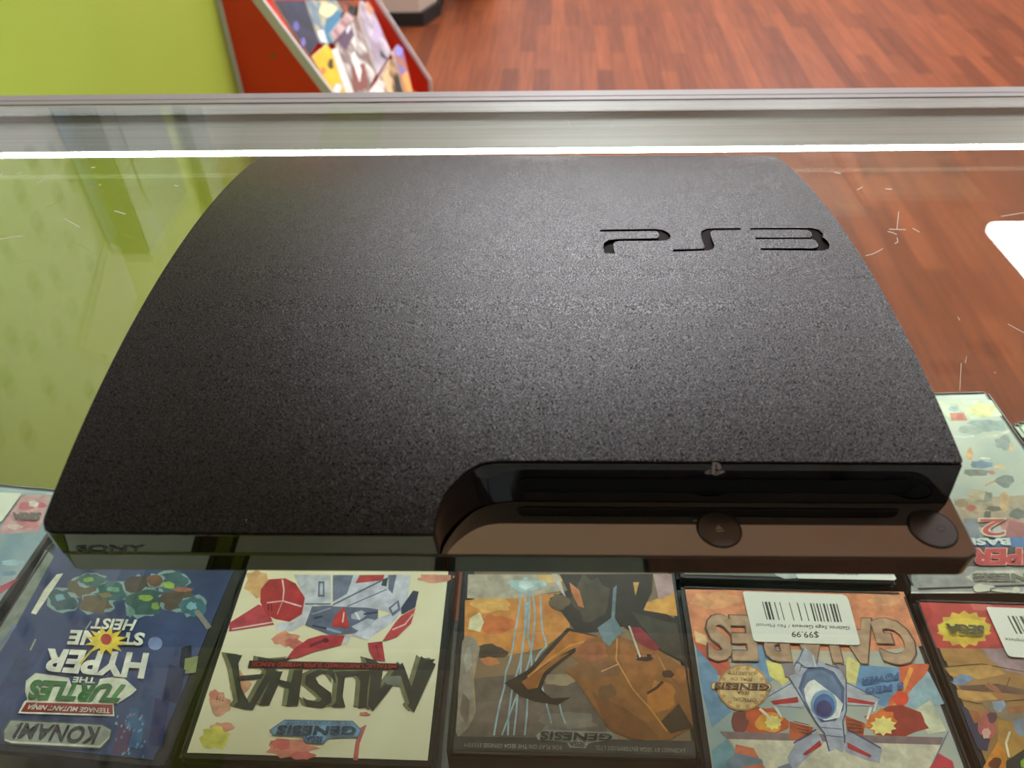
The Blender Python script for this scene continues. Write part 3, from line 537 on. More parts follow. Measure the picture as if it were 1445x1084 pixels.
# --- jet case with price sticker
t5, ci = game_case('game case with jet cover and white 99.99 price sticker', (0.098, 0.2538), 'fl', 0.042, 0.134, insert=noisy('sky_cover', (150, 170, 172), (196, 190, 168), 20, 0.3, 5), inset=(0.0045, 0.0045, 0.004, 0.0042))
wg, stp = (168, 172, 180), (168, 52, 50)
je = [([(95, 185), (1195, 197), (1290, 470), (1000, 500), (400, 480), (135, 430)], (206, 132, 96)), (blob(250, 240, 120, 40), (214, 150, 106)), (blob(1100, 240, 80, 30), (214, 152, 110)), ([(130, 420), (300, 480), (330, 600), (300, 640), (180, 560)], (196, 92, 70)), ([(140, 390), (200, 420), (210, 470), (150, 450)], (214, 180, 130)), ([(150, 475), (260, 600), (250, 700), (330, 800), (230, 880), (180, 700)], (104, 140, 172)), ([(430, 460), (560, 480), (540, 640), (460, 700), (380, 560)], (108, 146, 178)), ([(500, 540), (575, 560), (620, 640), (590, 670), (520, 620)], (214, 200, 116)), ([(910, 520), (985, 560), (970, 660), (900, 650)], (214, 202, 130)), ([(975, 565), (1170, 580), (1205, 640), (1180, 780), (1080, 770), (950, 690)], (96, 142, 178)), ([(1170, 560), (1330, 560), (1290, 640), (1220, 700), (1190, 790), (1110, 850), (1120, 740), (1180, 680)], (200, 96, 62)), (stroke([(1235, 580), (1180, 720), (1120, 830)], 22), (220, 150, 70)), ([(1240, 680), (1320, 600), (1400, 760), (1300, 790), (1210, 770)], (140, 168, 180)), (ell(1180, 735, 40, 36), (206, 70, 46)), ([(1240, 800), (1330, 740), (1410, 900), (1320, 915)], (190, 190, 162)),
    (blob(500, 850, 110, 80), (190, 84, 48)), (blob(370, 850, 40, 60), (120, 66, 60)), (blob(520, 850, 70, 50), (220, 150, 60)), (ell(538, 855, 40, 34, 18, 0.14), (232, 206, 120)), (stroke([(470, 785), (530, 840)], 14), (236, 206, 180)), (blob(1180, 855, 150, 74), (146, 56, 44)), (blob(1080, 850, 80, 60), (206, 110, 48)), (ell(1092, 872, 60, 44, 20, 0.16), (228, 200, 124)), ([(270, 900), (1395, 930), (1380, 968), (310, 938)], (128, 108, 108)), ([(310, 938), (1380, 968), (1330, 1090), (420, 1090)], (196, 190, 168)), ([(230, 1000), (300, 940), (420, 1090), (240, 1090)], (112, 152, 166)), ([(350, 965), (440, 985), (500, 1090), (330, 1090), (345, 1010)], (196, 110, 80)), ([(310, 1040), (360, 1010), (480, 1040), (490, 1060), (330, 1090), (300, 1080)], (110, 128, 144)), ([(1320, 1090), (1370, 1010), (1440, 1050), (1450, 1090)], (176, 56, 66)), (stroke([(1420, 900), (1340, 1060)], 7), (110, 108, 130)), ([(620, 850), (740, 880), (720, 950), (620, 940)], (176, 90, 56)), ([(900, 820), (1000, 860), (990, 930), (910, 910)], (170, 86, 56))]
je += [([(510, 725), (540, 690), (640, 640), (690, 755), (684, 780), (560, 770)], wg), ([(525, 748), (660, 726), (666, 755), (545, 766)], stp), (stroke([(515, 725), (660, 640)], 5), (84, 96, 130)), ([(900, 655), (960, 680), (1075, 738), (1050, 772), (912, 768)], wg), ([(912, 728), (1052, 756), (1042, 768), (912, 754)], stp), (stroke([(905, 655), (1072, 735)], 5), (84, 96, 130)), (stroke([(545, 770), (580, 830)], 12), (206, 206, 200)), (stroke([(1030, 775), (1010, 840)], 12), (206, 206, 200)), (stroke([(1060, 750), (1045, 800)], 8), (206, 206, 200)),
    ([(610, 1030), (650, 960), (760, 900), (792, 960), (700, 1040), (650, 1090), (620, 1090)], (150, 156, 172)), ([(685, 1016), (772, 945), (782, 972), (702, 1022)], stp), ([(905, 885), (1085, 990), (1072, 1060), (1000, 1040), (900, 1000)], (150, 156, 172)), ([(910, 955), (1032, 1020), (1026, 1034), (912, 985)], stp), (stroke([(640, 960), (755, 890)], 8), (70, 84, 120)), (stroke([(910, 890), (1080, 985)], 8), (70, 84, 120)),
    ([(692, 478), (745, 520), (800, 560), (885, 585), (908, 640), (908, 800), (890, 850), (902, 960), (885, 1008), (850, 985), (820, 1005), (790, 900), (750, 850), (690, 752), (612, 625), (655, 540)], (156, 162, 176)), (stroke([(692, 482), (660, 545), (615, 625), (690, 750), (750, 850), (795, 910), (820, 1000)], 7), (74, 88, 124)), (stroke([(800, 560), (885, 590), (905, 640), (905, 800), (888, 850), (898, 960)], 7), (74, 88, 124)), (stroke([(730, 510), (740, 570)], 8), (206, 206, 206)), (stroke([(700, 500), (670, 600)], 6), (110, 122, 150)),
    ([(715, 580), (785, 575), (845, 602), (897, 682), (892, 790), (852, 848), (780, 856), (718, 790), (665, 682), (688, 612)], (72, 92, 124)), ([(712, 600), (780, 592), (835, 618), (880, 690), (878, 780), (700, 770), (680, 690)], (92, 116, 146)), ([(722, 648), (745, 640), (770, 660), (850, 720), (890, 762), (870, 832), (800, 846), (740, 822), (704, 750), (692, 690), (708, 660)], (212, 214, 206)), (ell(792, 766, 66, 74, 22), (120, 154, 184)), (ell(794, 774, 54, 62, 22), (66, 104, 154)), (ell(794, 786, 40, 42), (62, 62, 112)), (stroke([(775, 880), (885, 890)], 5), (96, 108, 140)), (stroke([(790, 920), (890, 930)], 5), (96, 108, 140)), ([(560, 1080), (620, 1060), (640, 1090), (560, 1090)], (110, 120, 140)), ([(580, 555), (640, 560), (650, 610), (600, 630)], (130, 122, 128)), ([(850, 560), (905, 570), (905, 650), (880, 600)], (130, 122, 128)),
    (ell(385, 680, 128, 118, 32, 0.02), (172, 130, 86)), (ell(385, 680, 118, 108, 30), (212, 184, 130)), ([(222, 672), (232, 652), (525, 660), (532, 675), (522, 698), (230, 690)], (150, 110, 80)), ([(228, 672), (236, 657), (520, 665), (526, 675), (518, 693), (234, 686)], (220, 196, 150))]
for k in range(14):
    a = 2 * math.pi * k / 14; je.append((ell(385 + 108 * math.cos(a), 680 + 98 * math.sin(a), 12, 10, 8), (190, 146, 96)))
for k in range(4): je.append((stroke([(640 + 8 * k, 850 + 18 * k), (720, 870 + 14 * k)], 4), (120, 60, 50))); je.append((stroke([(910, 840 + 20 * k), (985, 856 + 16 * k)], 4), (120, 60, 50)))
art(ci, K4, je)
gq = [(1200, 335), (200, 312), (205, 545), (1290, 567)]
words(ci, K4, 'GAIARES', gq, (92, 74, 66), 0.055, 0.0006, 'title_outline', 0.018)
words(ci, K4, 'GAIARES', gq, (170, 140, 114), 0.04, 0.00066)
art(ci, K4, [([(692, 478), (745, 520), (760, 580), (700, 580), (655, 545)], (156, 162, 176)), (stroke([(692, 484), (662, 548)], 6), (84, 98, 132)), (stroke([(735, 520), (750, 575)], 6), (206, 206, 206))], 'nose_artwork').location.z = 0.0007
words(ci, K4, 'GENESIS', [(520, 666), (245, 656), (238, 688), (516, 696)], (96, 66, 52), 0.03, 0.0007)
words(ci, K4, 'OFFICIAL', [(455, 736), (330, 730), (333, 748), (450, 754)], (120, 80, 56), 0.0, 0.0007)
words(ci, K4, 'SEGA', [(420, 700), (352, 697), (356, 713), (416, 717)], (110, 72, 52), 0.02, 0.0007)
words(ci, K4, 'SEAL OF', [(435, 634), (320, 628), (322, 644), (430, 650)], (120, 80, 56), 0.0, 0.0007)
words(ci, K4, 'QUALITY', [(450, 603), (305, 595), (310, 612), (447, 620)], (120, 80, 56), 0.0, 0.0007)
words(ci, K4, '8 MEG', [(1192, 652), (1003, 684), (998, 714), (1195, 690)], (62, 92, 142), 0.03, 0.0007)
words(ci, K4, 'POWER', [(1166, 602), (982, 635), (970, 668), (1170, 640)], (62, 92, 142), 0.03, 0.0007)
bars = []
x = 480.0
for i, (wd_, gp) in enumerate(((5, 8), (12, 6), (9, 20), (5, 22), (4, 44), (4, 36), (5, 30), (4, 26), (8, 8), (5, 10), (8, 9), (5, 12), (9, 9), (4, 12), (9, 6), (10, 8), (6, 6))):
    bars.append([(x, 252 + (x - 480) * 0.03), (x + wd_, 252 + (x - 480) * 0.03), (x + wd_ + 24, 342 + (x - 480) * 0.035), (x + 24, 342 + (x - 480) * 0.035)]); x += wd_ + gp
price_sticker(t5, K4, [(384, 206), (392, 200), (885, 215), (905, 225), (916, 245), (973, 460), (965, 470), (455, 452), (440, 446), (434, 430)], bars,
    [('Gaiares Sega Genesis / No Manual', [(922, 371), (452, 356), (452, 378), (920, 394)], 0.0), ('$99.99', [(763, 399), (627, 397), (630, 430), (766, 434)], 0.0)], 0.0010)

# --- orange case at the right edge
t6, ci = game_case('game case with red and tan rocky cover and gold burst at the right edge', (0.2348, 0.2436), 'fl', 0.045, 0.131, insert=noisy('rock_cover', (150, 112, 66), (178, 138, 86), 24, 0.3, 6), inset=(0.0048, 0.0045, 0.004, 0.0042))
ro = [([(205, 250), (900, 272), (960, 486), (285, 480)], (172, 58, 54)), ([(460, 256), (560, 260), (600, 300), (480, 290)], (190, 96, 90)), (ell(430, 385, 128, 86, 28, 0.1), (196, 164, 60)), (ell(430, 380, 132, 50, 20), (206, 182, 66)), ([(305, 480), (520, 483), (560, 560), (420, 560), (330, 545)], (160, 118, 66)), ([(515, 484), (731, 480), (760, 620), (640, 595), (560, 540)], (146, 122, 128)), (stroke([(340, 575), (520, 560), (731, 600)], 5), (92, 66, 44)), ([(330, 580), (560, 565), (640, 610), (500, 640), (360, 620)], (176, 136, 78)), ([(370, 645), (410, 612), (450, 618), (482, 635), (420, 668)], (112, 136, 168)), ([(360, 648), (410, 655), (385, 668)], (120, 146, 180)), ([(400, 672), (600, 660), (731, 690), (731, 715), (560, 700), (420, 690)], (104, 78, 66)), (stroke([(540, 660), (590, 690), (620, 730)], 26), (158, 104, 72)), (stroke([(640, 680), (660, 630)], 5), (92, 66, 44)), ([(390, 690), (560, 705), (600, 740), (480, 750), (400, 730)], (180, 138, 80)), (stroke([(400, 740), (500, 760), (731, 740)], 5), (96, 68, 46)),
    ([(410, 770), (440, 780), (500, 850), (560, 940), (545, 1000), (500, 990), (470, 920)], (52, 54, 76)), ([(520, 760), (560, 745), (680, 780), (731, 800), (731, 840), (640, 850), (560, 800)], (132, 116, 96)), ([(570, 750), (630, 745), (640, 770), (610, 805), (580, 790)], (126, 142, 160)), (blob(545, 870, 46, 62), (168, 88, 84)), (blob(540, 910, 22, 26), (206, 160, 150)), (blob(570, 830, 24, 26), (96, 64, 76)), ([(600, 840), (731, 860), (731, 1090), (660, 1040), (600, 960)], (168, 126, 62)), ([(670, 850), (731, 830), (731, 930), (690, 910)], (120, 130, 146)), (stroke([(660, 900), (640, 960), (655, 1030)], 12), (212, 200, 170)), ([(520, 1090), (560, 1020), (600, 950), (640, 1010), (650, 1090)], (200, 128, 46)), (blob(585, 1060, 30, 30), (96, 52, 32)), ([(640, 1050), (731, 990), (760, 1090), (640, 1090)], (44, 50, 44)), (blob(728, 1060, 14, 24), (120, 160, 50)), ([(640, 780), (731, 770), (731, 800), (660, 810)], (150, 96, 60)), ([(450, 790), (500, 800), (520, 850), (480, 860)], (156, 98, 62))]
art(ci, K5, ro)
words(ci, K5, 'SEGA', [(527, 371), (330, 361), (342, 412), (523, 420)], (70, 70, 46), 0.06, 0.0012)
price_sticker(t6, K5, [(538, 282), (545, 277), (900, 290), (960, 545), (668, 528), (648, 520), (636, 500)], [[(x0, 322 + (x0 - 640) * 0.03), (x0 + wd_, 322 + (x0 - 640) * 0.03), (x0 + wd_ + 46, 412 + (x0 - 640) * 0.03), (x0 + 46, 412 + (x0 - 640) * 0.03)] for x0, wd_ in ((643, 7), (664, 11), (684, 5), (704, 14), (724, 6), (750, 6))], [('/ Complete', [(790, 440), (630, 428), (634, 448), (794, 462)], 0.0)], 0.0008)

# --- second row
t7, ci = game_case('game case with grey cover mostly hidden under the console front edge', (0.0985, 0.2572), 'nl', 0.04, 0.131, insert=noisy('grey_cover', (118, 124, 116), (140, 146, 138), 20, 0.3, 4))
price_sticker(t7, K5b, [(560, -300), (1180, -300), (1310, 60), (1338, 118), (1325, 126), (770, 116), (758, 108), (740, 60)], None, [('$49.99', [(1118, 76), (992, 73), (996, 94), (1116, 97)], 0.0)], 0.0012)
art(ci, K5b, [([(600, 40), (740, 50), (760, 108), (690, 112), (640, 90)], (176, 184, 184))])
t8, ci = game_case('game case with red and blue title cover right of the console', (0.2362, 0.2477), 'nl', -0.028, 0.128, 0.168, insert=noisy('hazed_cover', (160, 172, 172), (192, 194, 186), 22, 0.3, 6))  # cover colours lightened to carry the haze of the glass above
art(ci, K8a, [([(-60, 90), (560, 80), (700, 250), (-10, 340)], (190, 196, 176)), (blob(440, 195, 150, 76), (206, 200, 140)), (blob(120, 180, 60, 36), (150, 170, 180)), ([(80, 225), (240, 220), (285, 310), (100, 315)], (196, 110, 100)), ([(170, 235), (225, 240), (240, 300), (150, 300)], (186, 80, 74)), (blob(520, 370, 220, 70), (132, 148, 150)), (blob(300, 420, 150, 50), (146, 156, 152)), (stroke([(130, 490), (260, 500), (360, 485)], 12), (196, 206, 206)), (stroke([(430, 500), (600, 480), (760, 430)], 30), (186, 186, 170)), (blob(310, 690, 40, 70), (206, 160, 116)), (blob(690, 560, 90, 80), (130, 140, 146)), (stroke([(430, 735), (540, 742)], 18), (206, 206, 196)), (blob(430, 810, 130, 50), (104, 130, 166)), (blob(650, 835, 60, 24), (206, 176, 130)), (blob(380, 900, 160, 40), (120, 126, 124)), (stroke([(480, 1050), (640, 970), (800, 950)], 24), (196, 160, 116)), (blob(560, 900, 40, 24), (180, 120, 116)), (blob(780, 620, 30, 60), (186, 160, 130)), (blob(700, 1000, 110, 70), (120, 130, 136))], 'artwork_top')
art(ci, K8b, [([(100, 100), (779, 60), (900, 330), (200, 380)], (160, 144, 124)), (blob(400, 80, 90, 50), (120, 126, 116)), (blob(180, 140, 70, 40), (136, 116, 92)), (blob(270, 180, 50, 34), (178, 96, 80)), (blob(330, 60, 90, 60), (176, 160, 136)), (blob(500, 190, 90, 24), (96, 92, 80)), (blob(430, 250, 30, 40), (70, 74, 70)), (blob(590, 130, 50, 90), (186, 150, 112)), (blob(720, 240, 80, 50), (90, 100, 100)), (blob(650, 340, 120, 60), (172, 112, 110)), ([(190, 290), (330, 280), (360, 460), (290, 470), (210, 420)], (120, 126, 140)), (blob(420, 350, 70, 30), (110, 112, 112)), ([(640, 300), (779, 330), (860, 470), (590, 462)], (150, 84, 88)),
    ([(-300, 465), (930, 462), (960, 555), (-300, 560)], (60, 108, 166)), ([(-300, 560), (960, 556), (1000, 745), (-300, 745)], (60, 56, 60)), ([(-300, 745), (1000, 740), (1100, 1000), (-300, 1000)], (140, 142, 142)), ([(225, 845), (330, 778), (1000, 770), (1080, 880), (300, 895)], (186, 186, 172)), ([(-300, 985), (1100, 985), (1100, 1000), (-300, 998)], (196, 196, 188))])
words(ci, K8b, '2', [(604, 290), (342, 290), (336, 464), (604, 466)], (206, 196, 176), 0.03, 0.0009, 'title_outline', 0.03)
words(ci, K8b, '2', [(595, 298), (352, 298), (346, 452), (595, 455)], (184, 52, 56), 0.0, 0.0010)
words(ci, K8b, 'BASEBALL', [(636, 476), (-220, 476), (-220, 546), (650, 546)], (196, 206, 206), 0.05, 0.0009)
words(ci, K8b, 'SUPER', [(1100, 562), (262, 572), (232, 742), (1120, 740)], (206, 190, 170), 0.075, 0.0009, 'title_outline')
words(ci, K8b, 'SUPER', [(1090, 568), (270, 578), (240, 738), (1110, 736)], (178, 48, 54), 0.055, 0.0010)
words(ci, K8b, 'GENESIS', [(1080, 816), (270, 812), (280, 884), (1090, 888)], (96, 98, 92), 0.05, 0.0009)
words(ci, K8b, '16-BIT CARTRIDGE', [(990, 776), (330, 776), (320, 794), (1000, 796)], (130, 130, 120), 0.0, 0.0014)
bm = bmesh.new()
for pts, h in (([(288, 945), (300, 930), (345, 915), (400, 925), (478, 932), (500, 950), (450, 958), (440, 985), (380, 990), (330, 996), (300, 985)], 0.0008), ([(455, 972), (520, 966), (640, 980), (650, 992), (600, 1000), (470, 985)], 0.0008), ([(636, 985), (660, 975), (678, 945), (715, 945), (734, 965), (728, 998), (690, 1004), (650, 1000)], 0.0008)):
    add_prism(bm, [K8b(*p) + UP * 0.0002 for p in pts], Vector((0, 0, h)))
done(bm, 'torn_label', mat('torn_paper', (206, 206, 190), 0.8), t8)['label'] = 'torn white label scraps'
t9, ci = game_case('game case with pale cover at the far right beside the red and blue titled one', (0.3675, 0.2150), 'nl', -0.028, 0.131, 0.172, insert=noisy('mint_cover', (176, 190, 178), (196, 204, 190), 20, 0.3, 4))
art(ci, K8a, [([(820, 380), (1000, 380), (1100, 500), (900, 500)], (190, 198, 186))])

# --- nearest row, added to brighten the console front's reflections; only far edges in frame
for lb, x, c1_, c2_ in (('added pale green game case peeking in below the dark blue case at the bottom edge', -0.318, (206, 216, 206), (226, 232, 220)), ('added cream game case peeking in below the cream case at the bottom edge', -0.1775, (212, 210, 196), (228, 226, 214)), ('added grey green game case peeking in below the brown case at the bottom edge', -0.042, (176, 190, 180), (206, 214, 204))):
    tn, ci = game_case(lb, (x, 0.1465 if x > -0.3 else 0.157), 'fl', 0.037 if x > -0.3 else 0.1, insert=noisy('near_cover_%d' % int(-x * 1000), c1_, c2_, 14, 0.3, 4))

# ================================================================ the console
YAW, XC = rad(-1.0), -0.003
CY = 0.270
cz_, sz_ = math.cos(YAW), math.sin(YAW)
def c2w(x, Y, z):
    X = x + XC
    return Vector((X * cz_ - Y * sz_, X * sz_ + Y * cz_, z))
def w2c(p):
    X = p.x * cz_ + p.y * sz_; Y = -p.x * sz_ + p.y * cz_
    return Vector((X - XC, Y, p.z))
def PZ(Y):
    k = (Y * 1000 - 245.0) / 100.0
    return (-0.4573 * k ** 4 + 0.7868 * k ** 3 - 8.8161 * k ** 2 + 0.7665 * k + 47.2828) / 1000.0
RC = ray
def at_plane_z(u, v, z): return w2c(on_z(u, v, z))
def at_top(u, v, lift=0.0):
    z = 0.046
    for _ in range(40): z = 0.5 * z + 0.5 * (PZ(w2c(on_z(u, v, z)).y) + lift)
    return w2c(on_z(u, v, z))
SEAM, TRAY, CHIN, YF = 0.0247, 0.0237, 0.0142, 0.1396
cons = thing('game_console', 'black slim game console with grained lid lying on the glass counter', 'game console', Matrix.Translation(c2w(0, CY, 0)) @ Matrix.Rotation(YAW, 4, 'Z'))
def chaikin(p, n=2):
    for _ in range(n):
        q = [p[0]]
        for a, b in zip(p, p[1:]): q += [a * 0.75 + b * 0.25, a * 0.25 + b * 0.75]
        p = q + [p[-1]]
    return p
def resample(p, n):
    d = [0.0]
    for a, b in zip(p, p[1:]): d.append(d[-1] + (b - a).length)
    out = []; j = 0
    for i in range(n):
        s = d[-1] * i / (n - 1)
        while j < len(d) - 2 and d[j + 1] < s: j += 1
        t_ = (s - d[j]) / max(1e-9, d[j + 1] - d[j]); out.append(p[j].lerp(p[j + 1], min(1, t_)))
    return out
top_px = [(610.5, 756), (616, 727.5), (623.6, 704), (638, 684), (658.5, 665), (679, 654), (702, 648.8)]
curve = [at_top(*p) for p in top_px]; curve[0].y = YF
YR = 0.1647
for p in curve: p.z = 0
curve[-1].y = YR
curve = chaikin(curve, 2)
bot_px = [(618, 783), (623.6, 765), (638, 745), (652.7, 730.5), (670, 717), (696, 708.7), (725, 707)]
bcurve = [at_plane_z(*p, TRAY) for p in bot_px]; bcurve[0].y = YF - 0.0002
for p in bcurve: p.z = 0
YB = at_plane_z(1000, 707, TRAY).y
bcurve[-1].y = YB
bcurve = chaikin(bcurve, 2)
def arc(cx, cy, r, a0, a1, n=8): return [Vector((cx + r * math.cos(rad(a0 + (a1 - a0) * i / n)), cy + r * math.sin(rad(a0 + (a1 - a0) * i / n)), 0)) for i in range(n + 1)]
HW, YE = 0.145, 0.406
def build_lid():
    out = arc(-HW + 0.005, YF + 0.005, 0.005, 180, 270) + [p.copy() for p in curve] + arc(HW - 0.0015, YR + 0.0015, 0.0015, 270, 360, 3) + arc(HW - 0.008, YE - 0.008, 0.008, 0, 90) + arc(-HW + 0.008, YE - 0.008, 0.008, 90, 180)
    bm = bmesh.new(); f = bm.faces.new([bm.verts.new(p) for p in out])
    r = bmesh.ops.extrude_face_region(bm, geom=[f])
    for g in r['geom']:
        if isinstance(g, bmesh.types.BMVert): g.co.z = 1.0
    y = YF + 0.002
    while y < YE:
        bmesh.ops.bisect_plane(bm, geom=bm.verts[:] + bm.edges[:] + bm.faces[:], plane_co=(0, y, 0), plane_no=(0, 1, 0), dist=1e-6); y += 0.004
    for v in bm.verts:
        v.co.z = PZ(v.co.y) if v.co.z > 0.5 else min(SEAM, PZ(v.co.y) - 0.002)
    bmesh.ops.recalc_face_normals(bm, faces=bm.faces)
    ed = []
    for e in bm.edges:
        if len(e.link_faces) == 2:
            n1, n2 = e.link_faces[0].normal, e.link_faces[1].normal
            if (n1.z > 0.6) != (n2.z > 0.6) and max(n1.z, n2.z) > 0.6: ed.append(e)
    bmesh.ops.bevel(bm, geom=ed, offset=0.0007, segments=2, affect='EDGES', clamp_overlap=True)
    for v in bm.verts: v.co = c2w(*v.co)
    return bm
lid = done(build_lid(), 'top_shell', [SHELL, INLAY], cons)
lid['label'] = 'grained matte black lid'

# engraved emblem: letters cut into the lid
KP = lambda x, y: (800 + x / 3.4405, 280 + y / 3.4405)
P_ = [(163, 152), (300, 150), (430, 148), (462, 152), (488, 163), (503, 180), (500, 194), (486, 202), (462, 206), (350, 206), (262, 207), (236, 210), (226, 220), (226, 240), (233, 268), (183, 266), (176, 238), (181, 214), (205, 201), (245, 197), (350, 195), (436, 193), (447, 184), (447, 170), (436, 160), (425, 159), (300, 160), (163, 162)]
S_ = [(843, 144), (843, 154), (712, 155), (697, 163), (699, 184), (717, 230), (710, 244), (690, 252), (655, 254), (515, 259), (515, 248), (640, 245), (660, 243), (668, 236), (657, 202), (649, 176), (655, 158), (680, 147), (720, 145)]
T_ = [(890, 144), (1100, 143), (1190, 144), (1222, 152), (1245, 172), (1240, 188), (1265, 205), (1276, 226), (1270, 244), (1245, 254), (1200, 254), (940, 251), (940, 242), (1200, 242), (1217, 236), (1221, 224), (1207, 205), (1190, 197), (1000, 198), (915, 198), (915, 190), (1100, 190), (1182, 189), (1191, 180), (1186, 164), (1168, 153), (1100, 152), (890, 152)]
cb_ = bmesh.new(); ib = bmesh.new()
for poly in (P_, S_, T_):
    ps = [at_top(*KP(*p)) for p in poly]
    zf = PZ(sum(p.y for p in ps) / len(ps)) - 0.0013
    add_prism(cb_, [c2w(p.x, p.y, zf) for p in ps], Vector((0, 0, 0.012)))
    add_prism(ib, [c2w(p.x, p.y, zf - 0.0004) for p in ps], Vector((0, 0, 0.0005)))
cut = done(cb_, 'cutter', [SHELL])
Mi = ROOTS[cons.name].inverted()
lid.parent = None; cut.data.transform(Mi)
md = lid.modifiers.new('engrave', 'BOOLEAN'); md.operation = 'DIFFERENCE'; md.solver = 'EXACT'; md.object = cut
bpy.context.view_layer.update()
nm = bpy.data.meshes.new_from_object(lid.evaluated_get(bpy.context.evaluated_depsgraph_get()))
print('lid verts', len(lid.data.vertices), '->', len(nm.vertices))
lid.modifiers.clear(); lid.data = nm; nm.name = 'top_shell'; lid.parent = cons
bpy.data.objects.remove(cut)
done(ib, 'lettering_inlay', INLAY, lid)['label'] = 'dark glossy floor of the engraved letters'

# glossy fascia: left strip, curve and drive face as one band
nA = 14
left = [Vector((-HW + 0.0042 + (curve[0].x + HW - 0.0042) * i / nA, YF, 0)) for i in range(nA)]
lead = [Vector((-HW + 0.0007, YF + 0.0035, 0)), Vector((-HW + 0.0017, YF + 0.0014, 0))]
tp = lead + left + resample(curve, 40) + [Vector((curve[-1].x + (HW - 0.0006 - curve[-1].x) * i / 20, YR, 0)) for i in range(1, 21)]
bt = [p.copy() for p in lead] + [Vector((p.x + 0.0015 * i / nA, YF, 0)) for i, p in enumerate(left)] + resample(bcurve, 40) + [Vector((bcurve[-1].x + (HW - 0.0006 - bcurve[-1].x) * i / 20, YB, 0)) for i in range(1, 21)]
bm = bmesh.new(); rows = []
def nrm_of(p, i):
    a = p[max(0, i - 1)]; b = p[min(len(p) - 1, i + 1)]; d = (b - a).normalized(); return Vector((d.y, -d.x, 0))
NR = 6
for i, (a, b) in enumerate(zip(tp, bt)):
    na, nb = nrm_of(tp, i), nrm_of(bt, i); za = PZ(a.y) - 0.0007; zb = SEAM
    k = min(1.0, max(0.0, (i - 20) / 25.0)); zb = (SEAM + 0.0011) * (1 - k) + (TRAY + 0.0003) * k
    col = []
    for j in range(NR + 1):
        s = j / NR; p = (a + na * 0.0005).lerp(b + nb * 0.0005, s); col.append(bm.verts.new(c2w(p.x, p.y, za * (1 - s) + zb * s)))
    q = a - na * 0.0008; col = [bm.verts.new(c2w(q.x, q.y, za))] + col
    q = b - nb * 0.0008; col.append(bm.verts.new(c2w(q.x, q.y, zb)))
    rows.append(col)
for i, (r0, r1) in enumerate(zip(rows, rows[1:])):
    for j in range(len(r0) - 1): bm.faces.new((r0[j], r1[j], r1[j + 1], r0[j + 1])).material_index = 1 if i < 16 else 0
fas = done(bm, 'front_fascia', [PIANO, CHINM], cons, True); fas['label'] = 'glossy black front strip and drive face'
fm = fas.modifiers.new('edges', 'EDGE_SPLIT'); fm.split_angle = rad(40)

# lower shell with the glossy tray
def off(p, d): # inset of a rounded rectangle outline towards the centre
    c = Vector((0, (YF + YE) / 2, 0)); return p
bm = bmesh.new()
def ring(x0, x1, y0, y1, r, z, n=6): return [bm.verts.new(c2w(p.x, p.y, z)) for p in rrect(x0, x1, y0, y1, r, 0, n)]
BX0, BX1, BY0 = -0.1447, 0.1468, 0.1398
levels = [(0.0006, TRAY), (0.0, TRAY - 0.0006), (0.0, CHIN + 0.0006), (0.0006, CHIN), (0.012, 0.009), (0.030, 0.004), (0.034, 0.003)]
rs = [ring(BX0 + d, BX1 - d, BY0 + d, YE - d * 0.4, 0.005 if d < 0.01 else 0.012, z) for d, z in levels]
for a, b in zip(rs, rs[1:]):
    n = len(a)
    for i in range(n): bm.faces.new((a[i], a[(i + 1) % n], b[(i + 1) % n], b[i]))
tray_face = bm.faces.new(rs[0]); bm.faces.new(rs[-1][::-1])
tray_face.material_index = 1
bs = done(bm, 'bottom_shell', [CHINM, TRAYM], cons, True); bs['label'] = 'glossy lower shell with front tray'
fm = bs.modifiers.new('edges', 'EDGE_SPLIT'); fm.split_angle = rad(25)
for x, y in ((-0.09, 0.19), (0.09, 0.19), (-0.09, 0.36), (0.09, 0.36)):
    bm = bmesh.new(); bmesh.ops.create_cone(bm, cap_ends=True, segments=24, radius1=0.008, radius2=0.009, depth=0.0034, matrix=Matrix.Translation(c2w(x, y, 0.0018)))
    done(bm, 'rubber_foot', RUBBER, cons)

bm = bmesh.new(); add_prism(bm, [c2w(x, y, TRAY - 0.0008) for x, y in ((-0.1425, YF + 0.0007), (curve[0].x + 0.001, YF + 0.0007), (curve[0].x + 0.001, YF + 0.004), (-0.1425, YF + 0.004))], Vector((0, 0, 0.0034)))  # black filler strip stands in for the shade in the shell seam
done(bm, 'seam_shade_strip', SLOT, cons)['label'] = 'black strip darkening the seam between the two shells'
# drive face features
fn_top, fn_bot = Vector((0, YR - 0.0005, PZ(YR) - 0.0007)), Vector((0, YB - 0.0005, TRAY + 0.0003))
dv = fn_bot - fn_top; FN = Vector((0, dv.z, -dv.y)).normalized()
if FN.y > 0: FN = -FN
def at_face(u, v, lift=0.0):
    o = w2c(CAM); d = w2c(CAM + ray(u, v)) - o
    return o + d * ((fn_top + FN * lift - o).dot(FN) / d.dot(FN))
def face_w(u, v): return c2w(*at_face(u, v))
FNW = (c2w(*(fn_top + FN)) - c2w(*fn_top)).normalized()
a, b = at_face(729, 686), at_face(1290, 684.5)
hh = 0.0032
def slot_outline(x0, x1, c, h, n=8):
    ax = dv.normalized(); pts = []
    for cx, a0 in ((x1 - h, -90), (x0 + h, 90)):
        for i in range(n + 1):
            t_ = rad(a0 + 180 * i / n); pts.append(Vector((cx + h * math.cos(t_), 0, 0)) + Vector((0, c.y, c.z)) - ax * h * math.sin(t_))
    return pts
cc = at_face(1000, 685.5)
so = slot_outline(a.x, b.x, cc, hh); si = slot_outline(a.x + 0.0005, b.x - 0.0005, cc, hh - 0.0005)
bm = bmesh.new(); n = len(so)
